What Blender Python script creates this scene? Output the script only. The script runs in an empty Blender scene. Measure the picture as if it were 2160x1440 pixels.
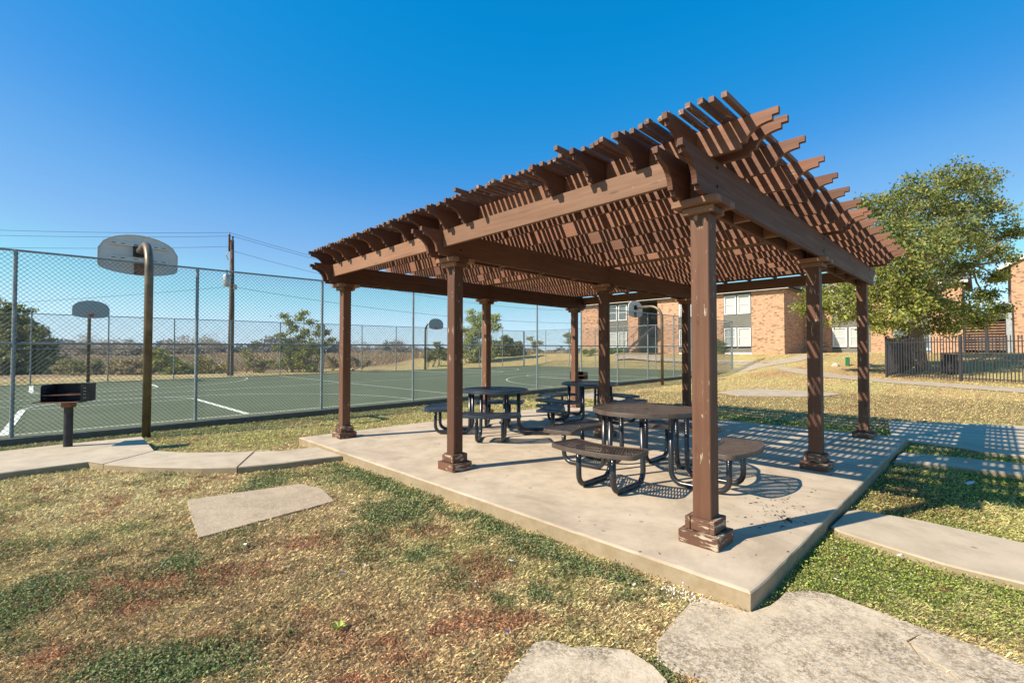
import bpy, math, random
import numpy as np
from mathutils import Vector, Matrix
R = math.radians
random.seed(7)
rng = np.random.default_rng(11)
scene = bpy.context.scene
COL = scene.collection

# ---------------------------------------------------------------- camera
cam_d = bpy.data.cameras.new('camera')
cam = bpy.data.objects.new('camera', cam_d)
COL.objects.link(cam)
CAMP = Vector((1.5339, -3.5422, 1.4165))
_yaw, _pit = -0.7960, 0.0232
_f = Vector((math.sin(_yaw) * math.cos(_pit), math.cos(_yaw) * math.cos(_pit), math.sin(_pit)))
cam.location = CAMP
cam.rotation_euler = _f.to_track_quat('-Z', 'Y').to_euler()
cam_d.sensor_width = 36.0
cam_d.lens = 994.26 / 2160 * 36
cam_d.clip_start = 0.05
cam_d.clip_end = 6000
scene.camera = cam

# ---------------------------------------------------------------- sky, sun, exposure
SUN_EL = R(38.4)
SUN_DIR = Vector((-0.356, -0.934, 0)).normalized() * math.cos(SUN_EL) + Vector((0, 0, math.sin(SUN_EL)))
world = bpy.data.worlds.new('World')
scene.world = world
world.use_nodes = True
wn = world.node_tree.nodes
wn.clear()
w_out = wn.new('ShaderNodeOutputWorld')
w_bg = wn.new('ShaderNodeBackground')
w_sky = wn.new('ShaderNodeTexSky')
w_sky.sky_type = 'NISHITA'
w_sky.sun_disc = False
w_sky.sun_elevation = SUN_EL
w_sky.sun_rotation = math.atan2(SUN_DIR.x, SUN_DIR.y)
w_sky.altitude = 150
w_sky.air_density = 1.0
w_sky.dust_density = 0.2
w_sky.ozone_density = 3.0
w_bg.inputs['Strength'].default_value = 0.14
w_hsv = wn.new('ShaderNodeHueSaturation')
w_hsv.inputs['Saturation'].default_value = 1.22
w_hsv.inputs['Value'].default_value = 1.0
world.node_tree.links.new(w_sky.outputs[0], w_hsv.inputs['Color'])
w_tint = wn.new('ShaderNodeMix')
w_tint.data_type = 'RGBA'; w_tint.blend_type = 'MULTIPLY'
w_tint.inputs['Factor'].default_value = 1.0
w_tint.inputs[7].default_value = (0.66, 0.96, 1.14, 1)
world.node_tree.links.new(w_hsv.outputs[0], w_tint.inputs[6])
# tone the sky: deep azure overhead, pale blue at the horizon
def w_scale(sock, k):
    m = wn.new('ShaderNodeVectorMath'); m.operation = 'SCALE'
    m.inputs['Scale'].default_value = k
    world.node_tree.links.new(sock, m.inputs[0])
    return m.outputs[0]
w_cur = wn.new('ShaderNodeRGBCurve')
for ch_, pts_ in enumerate((((.0, 0), (.053, .002), (.078, .022), (.095, .050), (.141, .150), (.209, .250), (.352, .375), (.55, .62), (1.0, .9)),
                            ((.0, 0), (.226, .250), (.314, .295), (.376, .325), (.503, .430), (.645, .525), (.79, .66), (.89, .76), (1.2, .92)),
                            ((.0, 0), (.645, .650), (.82, .730), (1.0, .80), (1.25, .88), (1.6, .96)))):
    cv_ = w_cur.mapping.curves[ch_]
    while len(cv_.points) < len(pts_):
        cv_.points.new(.5, .5)
    for p_, (x_, y_) in zip(cv_.points, pts_):
        p_.location = (x_ * .5, y_ * .5)
        p_.handle_type = 'AUTO_CLAMPED'
w_cur.mapping.update()
world.node_tree.links.new(w_scale(w_tint.outputs[2], .212 * .5), w_cur.inputs['Color'])
w_sep = wn.new('ShaderNodeSeparateColor'); w_com = wn.new('ShaderNodeCombineColor')
def w_math(op, a_, b_):
    m = wn.new('ShaderNodeMath'); m.operation = op
    for k_, q_ in enumerate((a_, b_)):
        if isinstance(q_, (int, float)): m.inputs[k_].default_value = q_
        else: world.node_tree.links.new(q_, m.inputs[k_])
    return m.outputs[0]
world.node_tree.links.new(w_cur.outputs[0], w_sep.inputs[0])
w_r = w_sep.outputs[0]
w_low = w_math('MAXIMUM', w_math('SUBTRACT', w_r, .14), 0.0)
world.node_tree.links.new(w_math('ADD', w_r, w_math('MULTIPLY', w_low, -.08)), w_com.inputs[0])
world.node_tree.links.new(w_math('ADD', w_sep.outputs[1], w_math('MULTIPLY', w_low, .10)), w_com.inputs[1])
world.node_tree.links.new(w_math('ADD', w_sep.outputs[2], w_math('MULTIPLY', w_low, .62)), w_com.inputs[2])
world.node_tree.links.new(w_scale(w_com.outputs[0], 2 / .212), w_bg.inputs['Color'])
world.node_tree.links.new(w_bg.outputs[0], w_out.inputs['Surface'])

sun_d = bpy.data.lights.new('sun', 'SUN')
sun_d.energy = 5.0
sun_d.angle = R(0.53)
sun_d.color = (1.0, 0.90, 0.745)
sun = bpy.data.objects.new('sun', sun_d)
COL.objects.link(sun)
sun.location = (-10, -20, 20)
sun.rotation_euler = SUN_DIR.to_track_quat('Z', 'Y').to_euler()

scene.view_settings.view_transform = 'Standard'
scene.view_settings.look = 'None'
scene.view_settings.gamma = 1.0
scene.view_settings.exposure = 0.60
scene.view_settings.use_curve_mapping = False
scene.render.engine = 'CYCLES'

# ---------------------------------------------------------------- helpers
# plan coordinates: a runs left along the near edge of the patio (world -X), b runs right along the other edge (world +Y)
def V(a, b, z):
    return (-a, b, z)

def new_obj(name, me, mat=None, parent=None, loc=None):
    o = bpy.data.objects.new(name, me)
    COL.objects.link(o)
    if mat is not None and len(me.materials) == 0:
        me.materials.append(mat)
    if parent is not None:
        o.parent = parent
    if loc is not None:
        o.location = loc
    return o

class MB:
    """collects shapes, then links them as one mesh object"""
    def __init__(s):
        s.v = []
        s.f = []
    def add(s, vs, fs):
        n = len(s.v)
        s.v.extend([tuple(v) for v in vs])
        s.f.extend([tuple(i + n for i in f) for f in fs])
        return s
    def box(s, c, d, rz=0.0, bev=0.0):
        x, y, z = d[0] / 2, d[1] / 2, d[2] / 2
        if bev:
            b = min(bev, x * .9, y * .9, z * .9)
            pts = []
            for sx in (-1, 1):
                for sy in (-1, 1):
                    for sz in (-1, 1):
                        pts += [(sx * (x - b), sy * (y - b), sz * z), (sx * (x - b), sy * y, sz * (z - b)), (sx * x, sy * (y - b), sz * (z - b))]
            idx = lambda sx, sy, sz, k: ((sx * 2 + sy) * 2 + sz) * 3 + k
            F = []
            for sz in (0, 1):
                q = [idx(0, 0, sz, 0), idx(1, 0, sz, 0), idx(1, 1, sz, 0), idx(0, 1, sz, 0)]
                F.append(q if sz else q[::-1])
            for sy in (0, 1):
                q = [idx(0, sy, 0, 1), idx(1, sy, 0, 1), idx(1, sy, 1, 1), idx(0, sy, 1, 1)]
                F.append(q if not sy else q[::-1])
            for sx in (0, 1):
                q = [idx(sx, 0, 0, 2), idx(sx, 1, 0, 2), idx(sx, 1, 1, 2), idx(sx, 0, 1, 2)]
                F.append(q if sx else q[::-1])
            for sx in (0, 1):
                for sy in (0, 1):
                    q = [idx(sx, sy, 0, 1), idx(sx, sy, 0, 2), idx(sx, sy, 1, 2), idx(sx, sy, 1, 1)]
                    F.append(q if sx != sy else q[::-1])
            for sx in (0, 1):
                for sz in (0, 1):
                    q = [idx(sx, 0, sz, 0), idx(sx, 0, sz, 2), idx(sx, 1, sz, 2), idx(sx, 1, sz, 0)]
                    F.append(q if sx == sz else q[::-1])
            for sy in (0, 1):
                for sz in (0, 1):
                    q = [idx(0, sy, sz, 0), idx(0, sy, sz, 1), idx(1, sy, sz, 1), idx(1, sy, sz, 0)]
                    F.append(q if sy != sz else q[::-1])
            for sx in (0, 1):
                for sy in (0, 1):
                    for sz in (0, 1):
                        q = [idx(sx, sy, sz, 0), idx(sx, sy, sz, 1), idx(sx, sy, sz, 2)]
                        F.append(q if (sx + sy + sz) % 2 else q[::-1])
        else:
            pts = [(sx * x, sy * y, sz * z) for sx in (-1, 1) for sy in (-1, 1) for sz in (-1, 1)]
            F = [(0, 1, 3, 2), (4, 6, 7, 5), (0, 4, 5, 1), (2, 3, 7, 6), (0, 2, 6, 4), (1, 5, 7, 3)]
        cs, sn = math.cos(rz), math.sin(rz)
        s.add([(c[0] + p[0] * cs - p[1] * sn, c[1] + p[0] * sn + p[1] * cs, c[2] + p[2]) for p in pts], F)
        return s
    def bar(s, p, q, w, h=None, up=(0, 0, 1)):
        """rectangular bar from p to q"""
        h = h or w
        p, q = Vector(p), Vector(q)
        d = (q - p).normalized()
        u = Vector(up)
        if abs(d.dot(u)) > .98:
            u = Vector((1, 0, 0))
        r = d.cross(u).normalized()
        u = r.cross(d).normalized()
        P = []
        for e in (p, q):
            for i, j in ((-1, -1), (1, -1), (1, 1), (-1, 1)):
                P.append(e + r * (i * w / 2) + u * (j * h / 2))
        s.add(P, [(0, 1, 2, 3), (7, 6, 5, 4), (0, 4, 5, 1), (1, 5, 6, 2), (2, 6, 7, 3), (3, 7, 4, 0)])
        return s
    def prism(s, poly, z0, z1):
        """plan polygon [(x,y)] between two heights"""
        n = len(poly)
        vs = [(x, y, z0) for x, y in poly] + [(x, y, z1) for x, y in poly]
        fs = [tuple(range(n))[::-1], tuple(range(n, 2 * n))] + [(i, (i + 1) % n, n + (i + 1) % n, n + i) for i in range(n)]
        s.add(vs, fs)
        return s
    def slabpoly(s, prof, o, du, dw, th):
        """outline prof [(u,z)] in the vertical plane through o along du, thickness th along dw"""
        o, du, dw = Vector(o), Vector(du), Vector(dw)
        n = len(prof)
        A = [o + du * u + Vector((0, 0, z)) - dw * (th / 2) for u, z in prof]
        B = [p + dw * th for p in A]
        s.add(A + B, [tuple(range(n)), tuple(range(2 * n - 1, n - 1, -1))] + [(i, n + i, n + (i + 1) % n, (i + 1) % n) for i in range(n)])
        return s
    def tube(s, pts, r, n=8, closed=False, caps=True):
        pts = [Vector(p) for p in pts]
        rr = r if isinstance(r, (list, tuple)) else [r] * len(pts)
        m = len(pts)
        t0 = (pts[1] - pts[0]).normalized()
        u = Vector((0, 0, 1)) if abs(t0.z) < .9 else Vector((1, 0, 0))
        u = (u - t0 * u.dot(t0)).normalized()
        rings = []
        for i, p in enumerate(pts):
            if closed:
                t = (pts[(i + 1) % m] - pts[i - 1]).normalized()
            elif i == 0:
                t = t0
            elif i == m - 1:
                t = (pts[i] - pts[i - 1]).normalized()
            else:
                t = ((pts[i + 1] - pts[i]).normalized() + (pts[i] - pts[i - 1]).normalized()).normalized()
            u = (u - t * u.dot(t)).normalized()
            w = t.cross(u)
            rings.append([p + (u * math.cos(2 * math.pi * k / n) + w * math.sin(2 * math.pi * k / n)) * rr[i] for k in range(n)])
        vs = [v for ring in rings for v in ring]
        fs = []
        for i in range(m if closed else m - 1):
            j = (i + 1) % m
            for k in range(n):
                fs.append((i * n + k, i * n + (k + 1) % n, j * n + (k + 1) % n, j * n + k))
        if caps and not closed:
            fs.append(tuple(range(n))[::-1])
            fs.append(tuple(range((m - 1) * n, m * n)))
        s.add(vs, fs)
        return s
    def cyl(s, c, r, z0, z1, n=16):
        return s.tube([(c[0], c[1], z0), (c[0], c[1], z1)], r, n)
    def build(s, name, mat, parent=None, loc=None, smooth=False):
        me = bpy.data.meshes.new(name)
        me.from_pydata(s.v, [], s.f)
        me.materials.append(mat)
        if smooth:
            me.polygons.foreach_set('use_smooth', [True] * len(me.polygons))
        me.update()
        return new_obj(name, me, None, parent, loc)

def smooth_by_angle(o, ang=40):
    me = o.data
    me.polygons.foreach_set('use_smooth', [True] * len(me.polygons))
    me.set_sharp_from_angle(angle=R(ang))

def tag(o, label=None, cat=None, group=None, kind=None):
    if label: o['label'] = label
    if cat: o['category'] = cat
    if group: o['group'] = group
    if kind: o['kind'] = kind
    return o

def empty(name, loc, rz=0.0):
    o = bpy.data.objects.new(name, None)
    o.empty_display_size = .2
    COL.objects.link(o)
    o.location = loc
    o.rotation_euler = (0, 0, rz)
    return o

def copy_tree(o, parent=None):
    c = o.copy()
    COL.objects.link(c)
    c.parent = parent
    for ch in list(o.children):
        copy_tree(ch, c)
    return c

# ---------------------------------------------------------------- materials
def mat_new(name):
    m = bpy.data.materials.new(name)
    m.use_nodes = True
    nt = m.node_tree
    b = nt.nodes['Principled BSDF']
    return m, nt, b

def N(nt, typ, **kw):
    n = nt.nodes.new(typ)
    for k, v in kw.items():
        if hasattr(n, k) and not k.startswith('i_'):
            setattr(n, k, v)
    return n

def coords(nt, scale=(1, 1, 1), kind='Object'):
    tc = N(nt, 'ShaderNodeTexCoord')
    mp = N(nt, 'ShaderNodeMapping')
    mp.inputs['Scale'].default_value = scale
    nt.links.new(tc.outputs[kind], mp.inputs['Vector'])
    return mp.outputs['Vector']

def noise(nt, vec, scale, detail=4, rough=.6, dist=0.0):
    n = N(nt, 'ShaderNodeTexNoise')
    n.inputs['Scale'].default_value = scale
    n.inputs['Detail'].default_value = detail
    n.inputs['Roughness'].default_value = rough
    n.inputs['Distortion'].default_value = dist
    if vec is not None:
        nt.links.new(vec, n.inputs['Vector'])
    return n.outputs['Fac']

def ramp(nt, fac, stops, interp='LINEAR'):
    r = N(nt, 'ShaderNodeValToRGB')
    r.color_ramp.interpolation = interp
    el = r.color_ramp.elements
    while len(el) < len(stops):
        el.new(.5)
    for e, (p, c) in zip(el, stops):
        e.position = p
        e.color = (c[0], c[1], c[2], 1) if isinstance(c, (tuple, list)) else (c, c, c, 1)
    nt.links.new(fac, r.inputs['Fac'])
    return r.outputs['Color']

def mixc(nt, fac, a, b, mode='MIX'):
    m = N(nt, 'ShaderNodeMix')
    m.data_type = 'RGBA'
    m.blend_type = mode
    for sock, val in ((m.inputs['Factor'], fac), (m.inputs[6], a), (m.inputs[7], b)):
        if hasattr(val, 'links') or isinstance(val, bpy.types.NodeSocket):
            nt.links.new(val, sock)
        elif isinstance(val, (int, float)):
            sock.default_value = val
        else:
            sock.default_value = (val[0], val[1], val[2], 1)
    return m.outputs[2]

def math_n(nt, op, a, b=None, clamp=False):
    m = N(nt, 'ShaderNodeMath')
    m.operation = op
    m.use_clamp = clamp
    for i, val in enumerate((a, b)):
        if val is None:
            continue
        if isinstance(val, bpy.types.NodeSocket):
            nt.links.new(val, m.inputs[i])
        else:
            m.inputs[i].default_value = val
    return m.outputs[0]

def bump(nt, b, h, strength=.3, dist=.01):
    n = N(nt, 'ShaderNodeBump')
    n.inputs['Strength'].default_value = strength
    n.inputs['Distance'].default_value = dist
    nt.links.new(h, n.inputs['Height'])
    nt.links.new(n.outputs['Normal'], b.inputs['Normal'])

def plain(name, col, rough=.6, metal=0.0, var=.12, scale=6, bmp=0.0, spec=.5):
    m, nt, b = mat_new(name)
    v = coords(nt)
    n = noise(nt, v, scale, 5)
    lo = tuple(c * (1 - var) for c in col)
    hi = tuple(min(1, c * (1 + var)) for c in col)
    c = ramp(nt, n, [(.3, lo), (.7, hi)])
    nt.links.new(c, b.inputs['Base Color'])
    b.inputs['Roughness'].default_value = rough
    b.inputs['Metallic'].default_value = metal
    b.inputs['Specular IOR Level'].default_value = spec
    if bmp:
        bump(nt, b, noise(nt, v, scale * 8, 4), bmp, .004)
    return m

def wood(name, axis, worn=0.0, base=(.125, .057, .033)):
    """weathered brown painted timber, grain along axis"""
    m, nt, b = mat_new(name)
    sc = [26, 26, 26]
    sc[axis] = 1.3
    v = coords(nt, tuple(sc))
    oi = N(nt, 'ShaderNodeObjectInfo')
    grain = noise(nt, v, 1.0, 7, .65, .6)
    v2 = coords(nt)
    big = noise(nt, v2, 1.6, 3)
    c = ramp(nt, grain, [(.24, tuple(x * .45 for x in base)), (.36, tuple(x * .85 for x in base)), (.55, base), (.74, tuple(x * 1.35 for x in base))])
    fade = ramp(nt, big, [(.35, 0.0), (.7, 1.0)])
    c = mixc(nt, math_n(nt, 'MULTIPLY', fade, .45), c, tuple(x * y for x, y in zip(base, (1.25, 1.4, 1.5))))
    kn = N(nt, 'ShaderNodeTexVoronoi')
    kn.inputs['Scale'].default_value = 1.0
    ks = [9, 9, 9]; ks[axis] = 2.2
    nt.links.new(coords(nt, tuple(ks)), kn.inputs['Vector'])
    kd = ramp(nt, kn.outputs['Distance'], [(.05, 1.0), (.13, 0.0)])
    c = mixc(nt, math_n(nt, 'MULTIPLY', kd, .6), c, tuple(x * .4 for x in base))
    cr = [60, 60, 60]; cr[axis] = .9
    ckk = ramp(nt, noise(nt, coords(nt, tuple(cr)), 1.0, 3, .5), [(.27, 1.0), (.31, 0.0)])
    c = mixc(nt, math_n(nt, 'MULTIPLY', ckk, .75), c, tuple(x * .22 for x in base))
    hv = N(nt, 'ShaderNodeHueSaturation')
    val = math_n(nt, 'ADD', math_n(nt, 'MULTIPLY', oi.outputs['Random'], .50), .80)
    nt.links.new(val, hv.inputs['Value'])
    nt.links.new(c, hv.inputs['Color'])
    c = hv.outputs['Color']
    hgt = grain
    if worn > 0:
        sc2 = [38, 38, 38]
        sc2[axis] = 6.5
        w1 = noise(nt, coords(nt, tuple(sc2)), 1.0, 8, .72, .4)
        w2 = noise(nt, v2, 5.0, 3)
        w = math_n(nt, 'ADD', math_n(nt, 'MULTIPLY', w1, .72), math_n(nt, 'MULTIPLY', w2, .28))
        th = .66 - .16 * worn
        mask = ramp(nt, w, [(th, 0.0), (th + .018, 1.0)])
        bare = ramp(nt, w1, [(.4, (.30, .21, .14)), (.6, (.50, .39, .28)), (.75, (.26, .17, .11))])
        c = mixc(nt, mask, c, bare)
        hgt = math_n(nt, 'SUBTRACT', math_n(nt, 'MULTIPLY', grain, .5), math_n(nt, 'MULTIPLY', mask, .6))
    nt.links.new(c, b.inputs['Base Color'])
    rr = ramp(nt, grain, [(.3, .78), (.7, .58)])
    nt.links.new(rr, b.inputs['Roughness'])
    b.inputs['Specular IOR Level'].default_value = .35
    bump(nt, b, hgt, .55, .004)
    return m

M = {}
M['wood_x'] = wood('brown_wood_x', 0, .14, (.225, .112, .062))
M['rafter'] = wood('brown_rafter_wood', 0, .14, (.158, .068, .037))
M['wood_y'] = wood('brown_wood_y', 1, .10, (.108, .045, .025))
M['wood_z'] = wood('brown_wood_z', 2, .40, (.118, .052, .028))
M['plinth_x'] = wood('peeling_wood_x', 0, .80)
M['plinth_y'] = wood('peeling_wood_y', 1, .80)
M['slat'] = wood('slat_wood', 1, .55, (.140, .070, .043))

def concrete(name, base, stain=.35, speck=.25, scale=1.0, agg=0.0, patch=None):
    m, nt, b = mat_new(name)
    v = coords(nt)
    big = noise(nt, v, .55 * scale, 5, .6, .5)
    mid = noise(nt, v, 3.5 * scale, 6, .65)
    fine = noise(nt, v, 90, 3, .7)
    c = ramp(nt, mid, [(.28, tuple(x * .76 for x in base)), (.52, base), (.75, tuple(min(1, x * 1.10) for x in base))])
    st = ramp(nt, noise(nt, v, 1.1 * scale, 7, .68, .7), [(.34, 1.0), (.47, .35), (.58, 0.0)])
    c = mixc(nt, math_n(nt, 'MULTIPLY', st, stain), c, tuple(x * y for x, y in zip(base, (.62, .60, .56))))
    fs = ramp(nt, fine, [(.25, 1.0), (.40, 0.0)])
    c = mixc(nt, math_n(nt, 'MULTIPLY', fs, speck), c, tuple(x * .45 for x in base))
    # scattered small dark stains
    vo = N(nt, 'ShaderNodeTexVoronoi')
    vo.inputs['Scale'].default_value = 3.2
    nt.links.new(v, vo.inputs['Vector'])
    dots = ramp(nt, vo.outputs['Distance'], [(.045, 1.0), (.08, 0.0)])
    c = mixc(nt, math_n(nt, 'MULTIPLY', dots, .7), c, tuple(x * .35 for x in base))
    h = math_n(nt, 'ADD', math_n(nt, 'MULTIPLY', mid, .4), math_n(nt, 'MULTIPLY', fine, .35))
    if agg > 0:
        ag = N(nt, 'ShaderNodeTexVoronoi')
        ag.inputs['Scale'].default_value = 95
        nt.links.new(v, ag.inputs['Vector'])
        grit = ramp(nt, noise(nt, v, 48, 6, .85), [(.45, 0.0), (.55, 1.0)])
        zone = ramp(nt, noise(nt, v, 2.1, 6, .7, .8), [(.40, 0.16), (.58, 1.0)])
        k = math_n(nt, 'MULTIPLY', math_n(nt, 'MULTIPLY', grit, zone), agg)
        c = mixc(nt, k, c, (.15, .105, .062))
        sep = N(nt, 'ShaderNodeSeparateColor')
        nt.links.new(ag.outputs['Color'], sep.inputs[0])
        pale = ramp(nt, sep.outputs[0], [(.86, 0.0), (.9, 1.0)])
        c = mixc(nt, math_n(nt, 'MULTIPLY', pale, .55), c, (.62, .55, .46))
        rust = ramp(nt, noise(nt, v, 1.1, 4, .6), [(.66, 0.0), (.76, 1.0)])
        c = mixc(nt, math_n(nt, 'MULTIPLY', rust, .45), c, (.42, .22, .10))
        ck = N(nt, 'ShaderNodeTexVoronoi')
        ck.feature = 'DISTANCE_TO_EDGE'
        ck.inputs['Scale'].default_value = .9
        nt.links.new(v, ck.inputs['Vector'])
        h = math_n(nt, 'SUBTRACT', math_n(nt, 'ADD', h, math_n(nt, 'MULTIPLY', ag.outputs['Distance'], .8)), k)
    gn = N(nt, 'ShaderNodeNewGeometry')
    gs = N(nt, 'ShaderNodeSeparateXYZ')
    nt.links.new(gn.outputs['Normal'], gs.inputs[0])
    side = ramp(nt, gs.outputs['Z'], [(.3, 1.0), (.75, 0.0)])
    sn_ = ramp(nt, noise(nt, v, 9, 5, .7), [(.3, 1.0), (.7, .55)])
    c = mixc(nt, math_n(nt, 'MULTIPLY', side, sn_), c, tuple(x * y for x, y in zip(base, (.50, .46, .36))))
    nt.links.new(c, b.inputs['Base Color'])
    b.inputs['Roughness'].default_value = .88
    b.inputs['Specular IOR Level'].default_value = .25
    bump(nt, b, h, .35 + .05 * agg, .004)
    return m

M['slab'] = concrete('patio_concrete', (.56, .45, .325), .8, .5)
M['walk'] = concrete('walk_concrete', (.54, .44, .315), .45, .4)
M['old'] = concrete('old_concrete', (.66, .53, .37), .3, .35, 1.6, .85)
M['mid_old'] = concrete('weathered_concrete', (.46, .355, .235), .45, .5, 1.6, .12)
M['path'] = concrete('path_concrete', (.47, .375, .26), .3, .2)
M['curb'] = concrete('curb_concrete', (.24, .225, .195), .5, .5)

def vcol_ground():
    m, nt, b = mat_new('lawn_ground')
    at = N(nt, 'ShaderNodeVertexColor')
    at.layer_name = 'Col'
    v = coords(nt)
    f1 = noise(nt, v, 38, 6, .75)
    f2 = noise(nt, v, 6.5, 6, .7)
    f3 = noise(nt, v, .9, 5, .65)
    k = math_n(nt, 'ADD', math_n(nt, 'MULTIPLY', f1, .9), math_n(nt, 'MULTIPLY', f2, .75))
    k = math_n(nt, 'ADD', k, math_n(nt, 'MULTIPLY', f3, .35))
    k = math_n(nt, 'SUBTRACT', k, .02)
    c = mixc(nt, 1.0, at.outputs['Color'], k, 'MULTIPLY')
    # dry / green drift in the surface itself
    g = ramp(nt, noise(nt, v, 2.2, 6, .72, .6), [(.47, 0.0), (.66, 1.0)])
    c = mixc(nt, math_n(nt, 'MULTIPLY', g, .30), c, mixc(nt, 1.0, at.outputs['Color'], (.62, .95, .45), 'MULTIPLY'))
    nt.links.new(c, b.inputs['Base Color'])
    b.inputs['Roughness'].default_value = .95
    b.inputs['Specular IOR Level'].default_value = .1
    bump(nt, b, math_n(nt, 'ADD', f1, math_n(nt, 'MULTIPLY', f2, .6)), .8, .03)
    return m
M['ground'] = vcol_ground()

def vcol_leaf(name, trans=.25, rough=.7, spec=.2, gain=1.0):
    m, nt, b = mat_new(name)
    at = N(nt, 'ShaderNodeVertexColor')
    at.layer_name = 'Col'
    nt.links.new(at.outputs['Color'], b.inputs['Base Color'])
    b.inputs['Roughness'].default_value = rough
    b.inputs['Specular IOR Level'].default_value = spec
    if trans > 0:
        out = nt.nodes['Material Output']
        tr = N(nt, 'ShaderNodeBsdfTranslucent')
        nt.links.new(at.outputs['Color'], tr.inputs['Color'])
        mx = N(nt, 'ShaderNodeMixShader')
        mx.inputs[0].default_value = trans
        nt.links.new(b.outputs[0], mx.inputs[1])
        nt.links.new(tr.outputs[0], mx.inputs[2])
        nt.links.new(mx.outputs[0], out.inputs['Surface'])
    return m
M['blade'] = vcol_leaf('grass_blades', .25, .75, .15)
M['leaf'] = vcol_leaf('leaves', .35, .55, .3)

M['bark'] = plain('bark', (.26, .20, .14), .9, var=.45, scale=9, bmp=.7)
M['twig'] = plain('twig', (.17, .13, .09), .9, var=.3, scale=9)
M['black_coat'] = plain('black_coated_steel', (.020, .021, .024), .28, 0, .25, 5, .05, .6)
M['top_brown'] = plain('brown_coated_steel', (.082, .058, .043), .40, 0, .3, 9, .1, .5)
M['top_black'] = plain('dark_coated_steel', (.022, .026, .036), .30, 0, .3, 7, .08, .7)
M['fence_black'] = plain('black_fence_paint', (.035, .032, .036), .45, 0, .2, 4)
M['galv'] = plain('galvanised_post', (.27, .31, .31), .5, .35, .25, 12, .1)
M['wire'] = plain('galvanised_wire', (.095, .115, .115), .5, .3, .15, 3)
M['rust'] = plain('rusty_steel', (.20, .085, .045), .8, 0, .5, 14, .3)
M['grill'] = plain('soot_black_steel', (.030, .030, .033), .5, .3, .5, 9, .15)
M['white_paint'] = plain('white_trim', (.80, .78, .74), .6, 0, .04, 3)
M['siding'] = plain('grey_siding', (.145, .14, .115), .7, 0, .10, 2)
M['dark_void'] = plain('dark_matte_grey', (.080, .080, .074), .85, 0, .2, 2)  # also the shade tone of the sheet behind the breezeway screen
M['shingle'] = plain('roof_shingle', (.16, .14, .125), .9, 0, .3, 14, .3)
M['slat_screen'] = plain('timber_screen', (.24, .14, .085), .7, 0, .3, 6)
M['pole_wood'] = plain('utility_pole_wood', (.13, .085, .06), .9, 0, .35, 7, .3)
M['cable'] = plain('black_cable', (.03, .03, .035), .6)
M['ceramic'] = plain('grey_metal_can', (.42, .43, .42), .4, .4, .15, 6)
M['gold_pipe'] = plain('weathered_bronze_pipe', (.155, .115, .07), .42, .3, .45, 4, .1)
M['red_paint'] = plain('orange_red_rim', (.42, .07, .03), .5, 0, .2, 9)
M['green_paint'] = plain('green_paint', (.02, .16, .06), .5)
M['litter_white'] = plain('white_litter', (.74, .72, .68), .6)
M['litter_blue'] = plain('blue_litter', (.03, .08, .45), .4)
M['litter_red'] = plain('red_litter', (.55, .05, .02), .4)
M['stone'] = plain('pale_stone', (.48, .42, .33), .9, 0, .2, 30)
M['leaf_dead'] = plain('dead_leaf', (.07, .04, .022), .9, 0, .5, 40)
M['line'] = plain('line_paint', (.74, .74, .62), .8, 0, .15, 14)

def backboard_mat(name, col, rust):
    m, nt, b = mat_new(name)
    v = coords(nt)
    n = noise(nt, v, 7, 6, .7, .5)
    c = ramp(nt, n, [(.3, tuple(x * .85 for x in col)), (.7, col)])
    r = ramp(nt, noise(nt, coords(nt, (9, 9, 2.2)), 1.0, 6, .7), [(.64, 0.0), (.70, 1.0)])
    c = mixc(nt, math_n(nt, 'MULTIPLY', r, rust), c, (.22, .10, .05))
    nt.links.new(c, b.inputs['Base Color'])
    b.inputs['Roughness'].default_value = .5
    return m
M['board_back'] = backboard_mat('backboard_rusty_white', (.66, .64, .57), .9)
M['board_front'] = backboard_mat('backboard_grey', (.32, .37, .37), .2)

def court_mat():
    m, nt, b = mat_new('court_acrylic')
    v = coords(nt)
    n1 = noise(nt, v, .35, 5, .6)
    n2 = noise(nt, v, 14, 6, .7)
    c = ramp(nt, n1, [(.3, (.092, .112, .052)), (.7, (.128, .146, .074))])
    c = mixc(nt, math_n(nt, 'MULTIPLY', n2, .28), c, (.15, .17, .09))
    pud = ramp(nt, noise(nt, v, .8, 5, .6, 1.0), [(.56, 0.0), (.60, .22), (.66, .05)])
    c = mixc(nt, pud, c, (.18, .18, .11))
    nt.links.new(c, b.inputs['Base Color'])
    b.inputs['Roughness'].default_value = .8
    b.inputs['Specular IOR Level'].default_value = .3
    bump(nt, b, n2, .2, .004)
    return m
M['court'] = court_mat()

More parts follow.
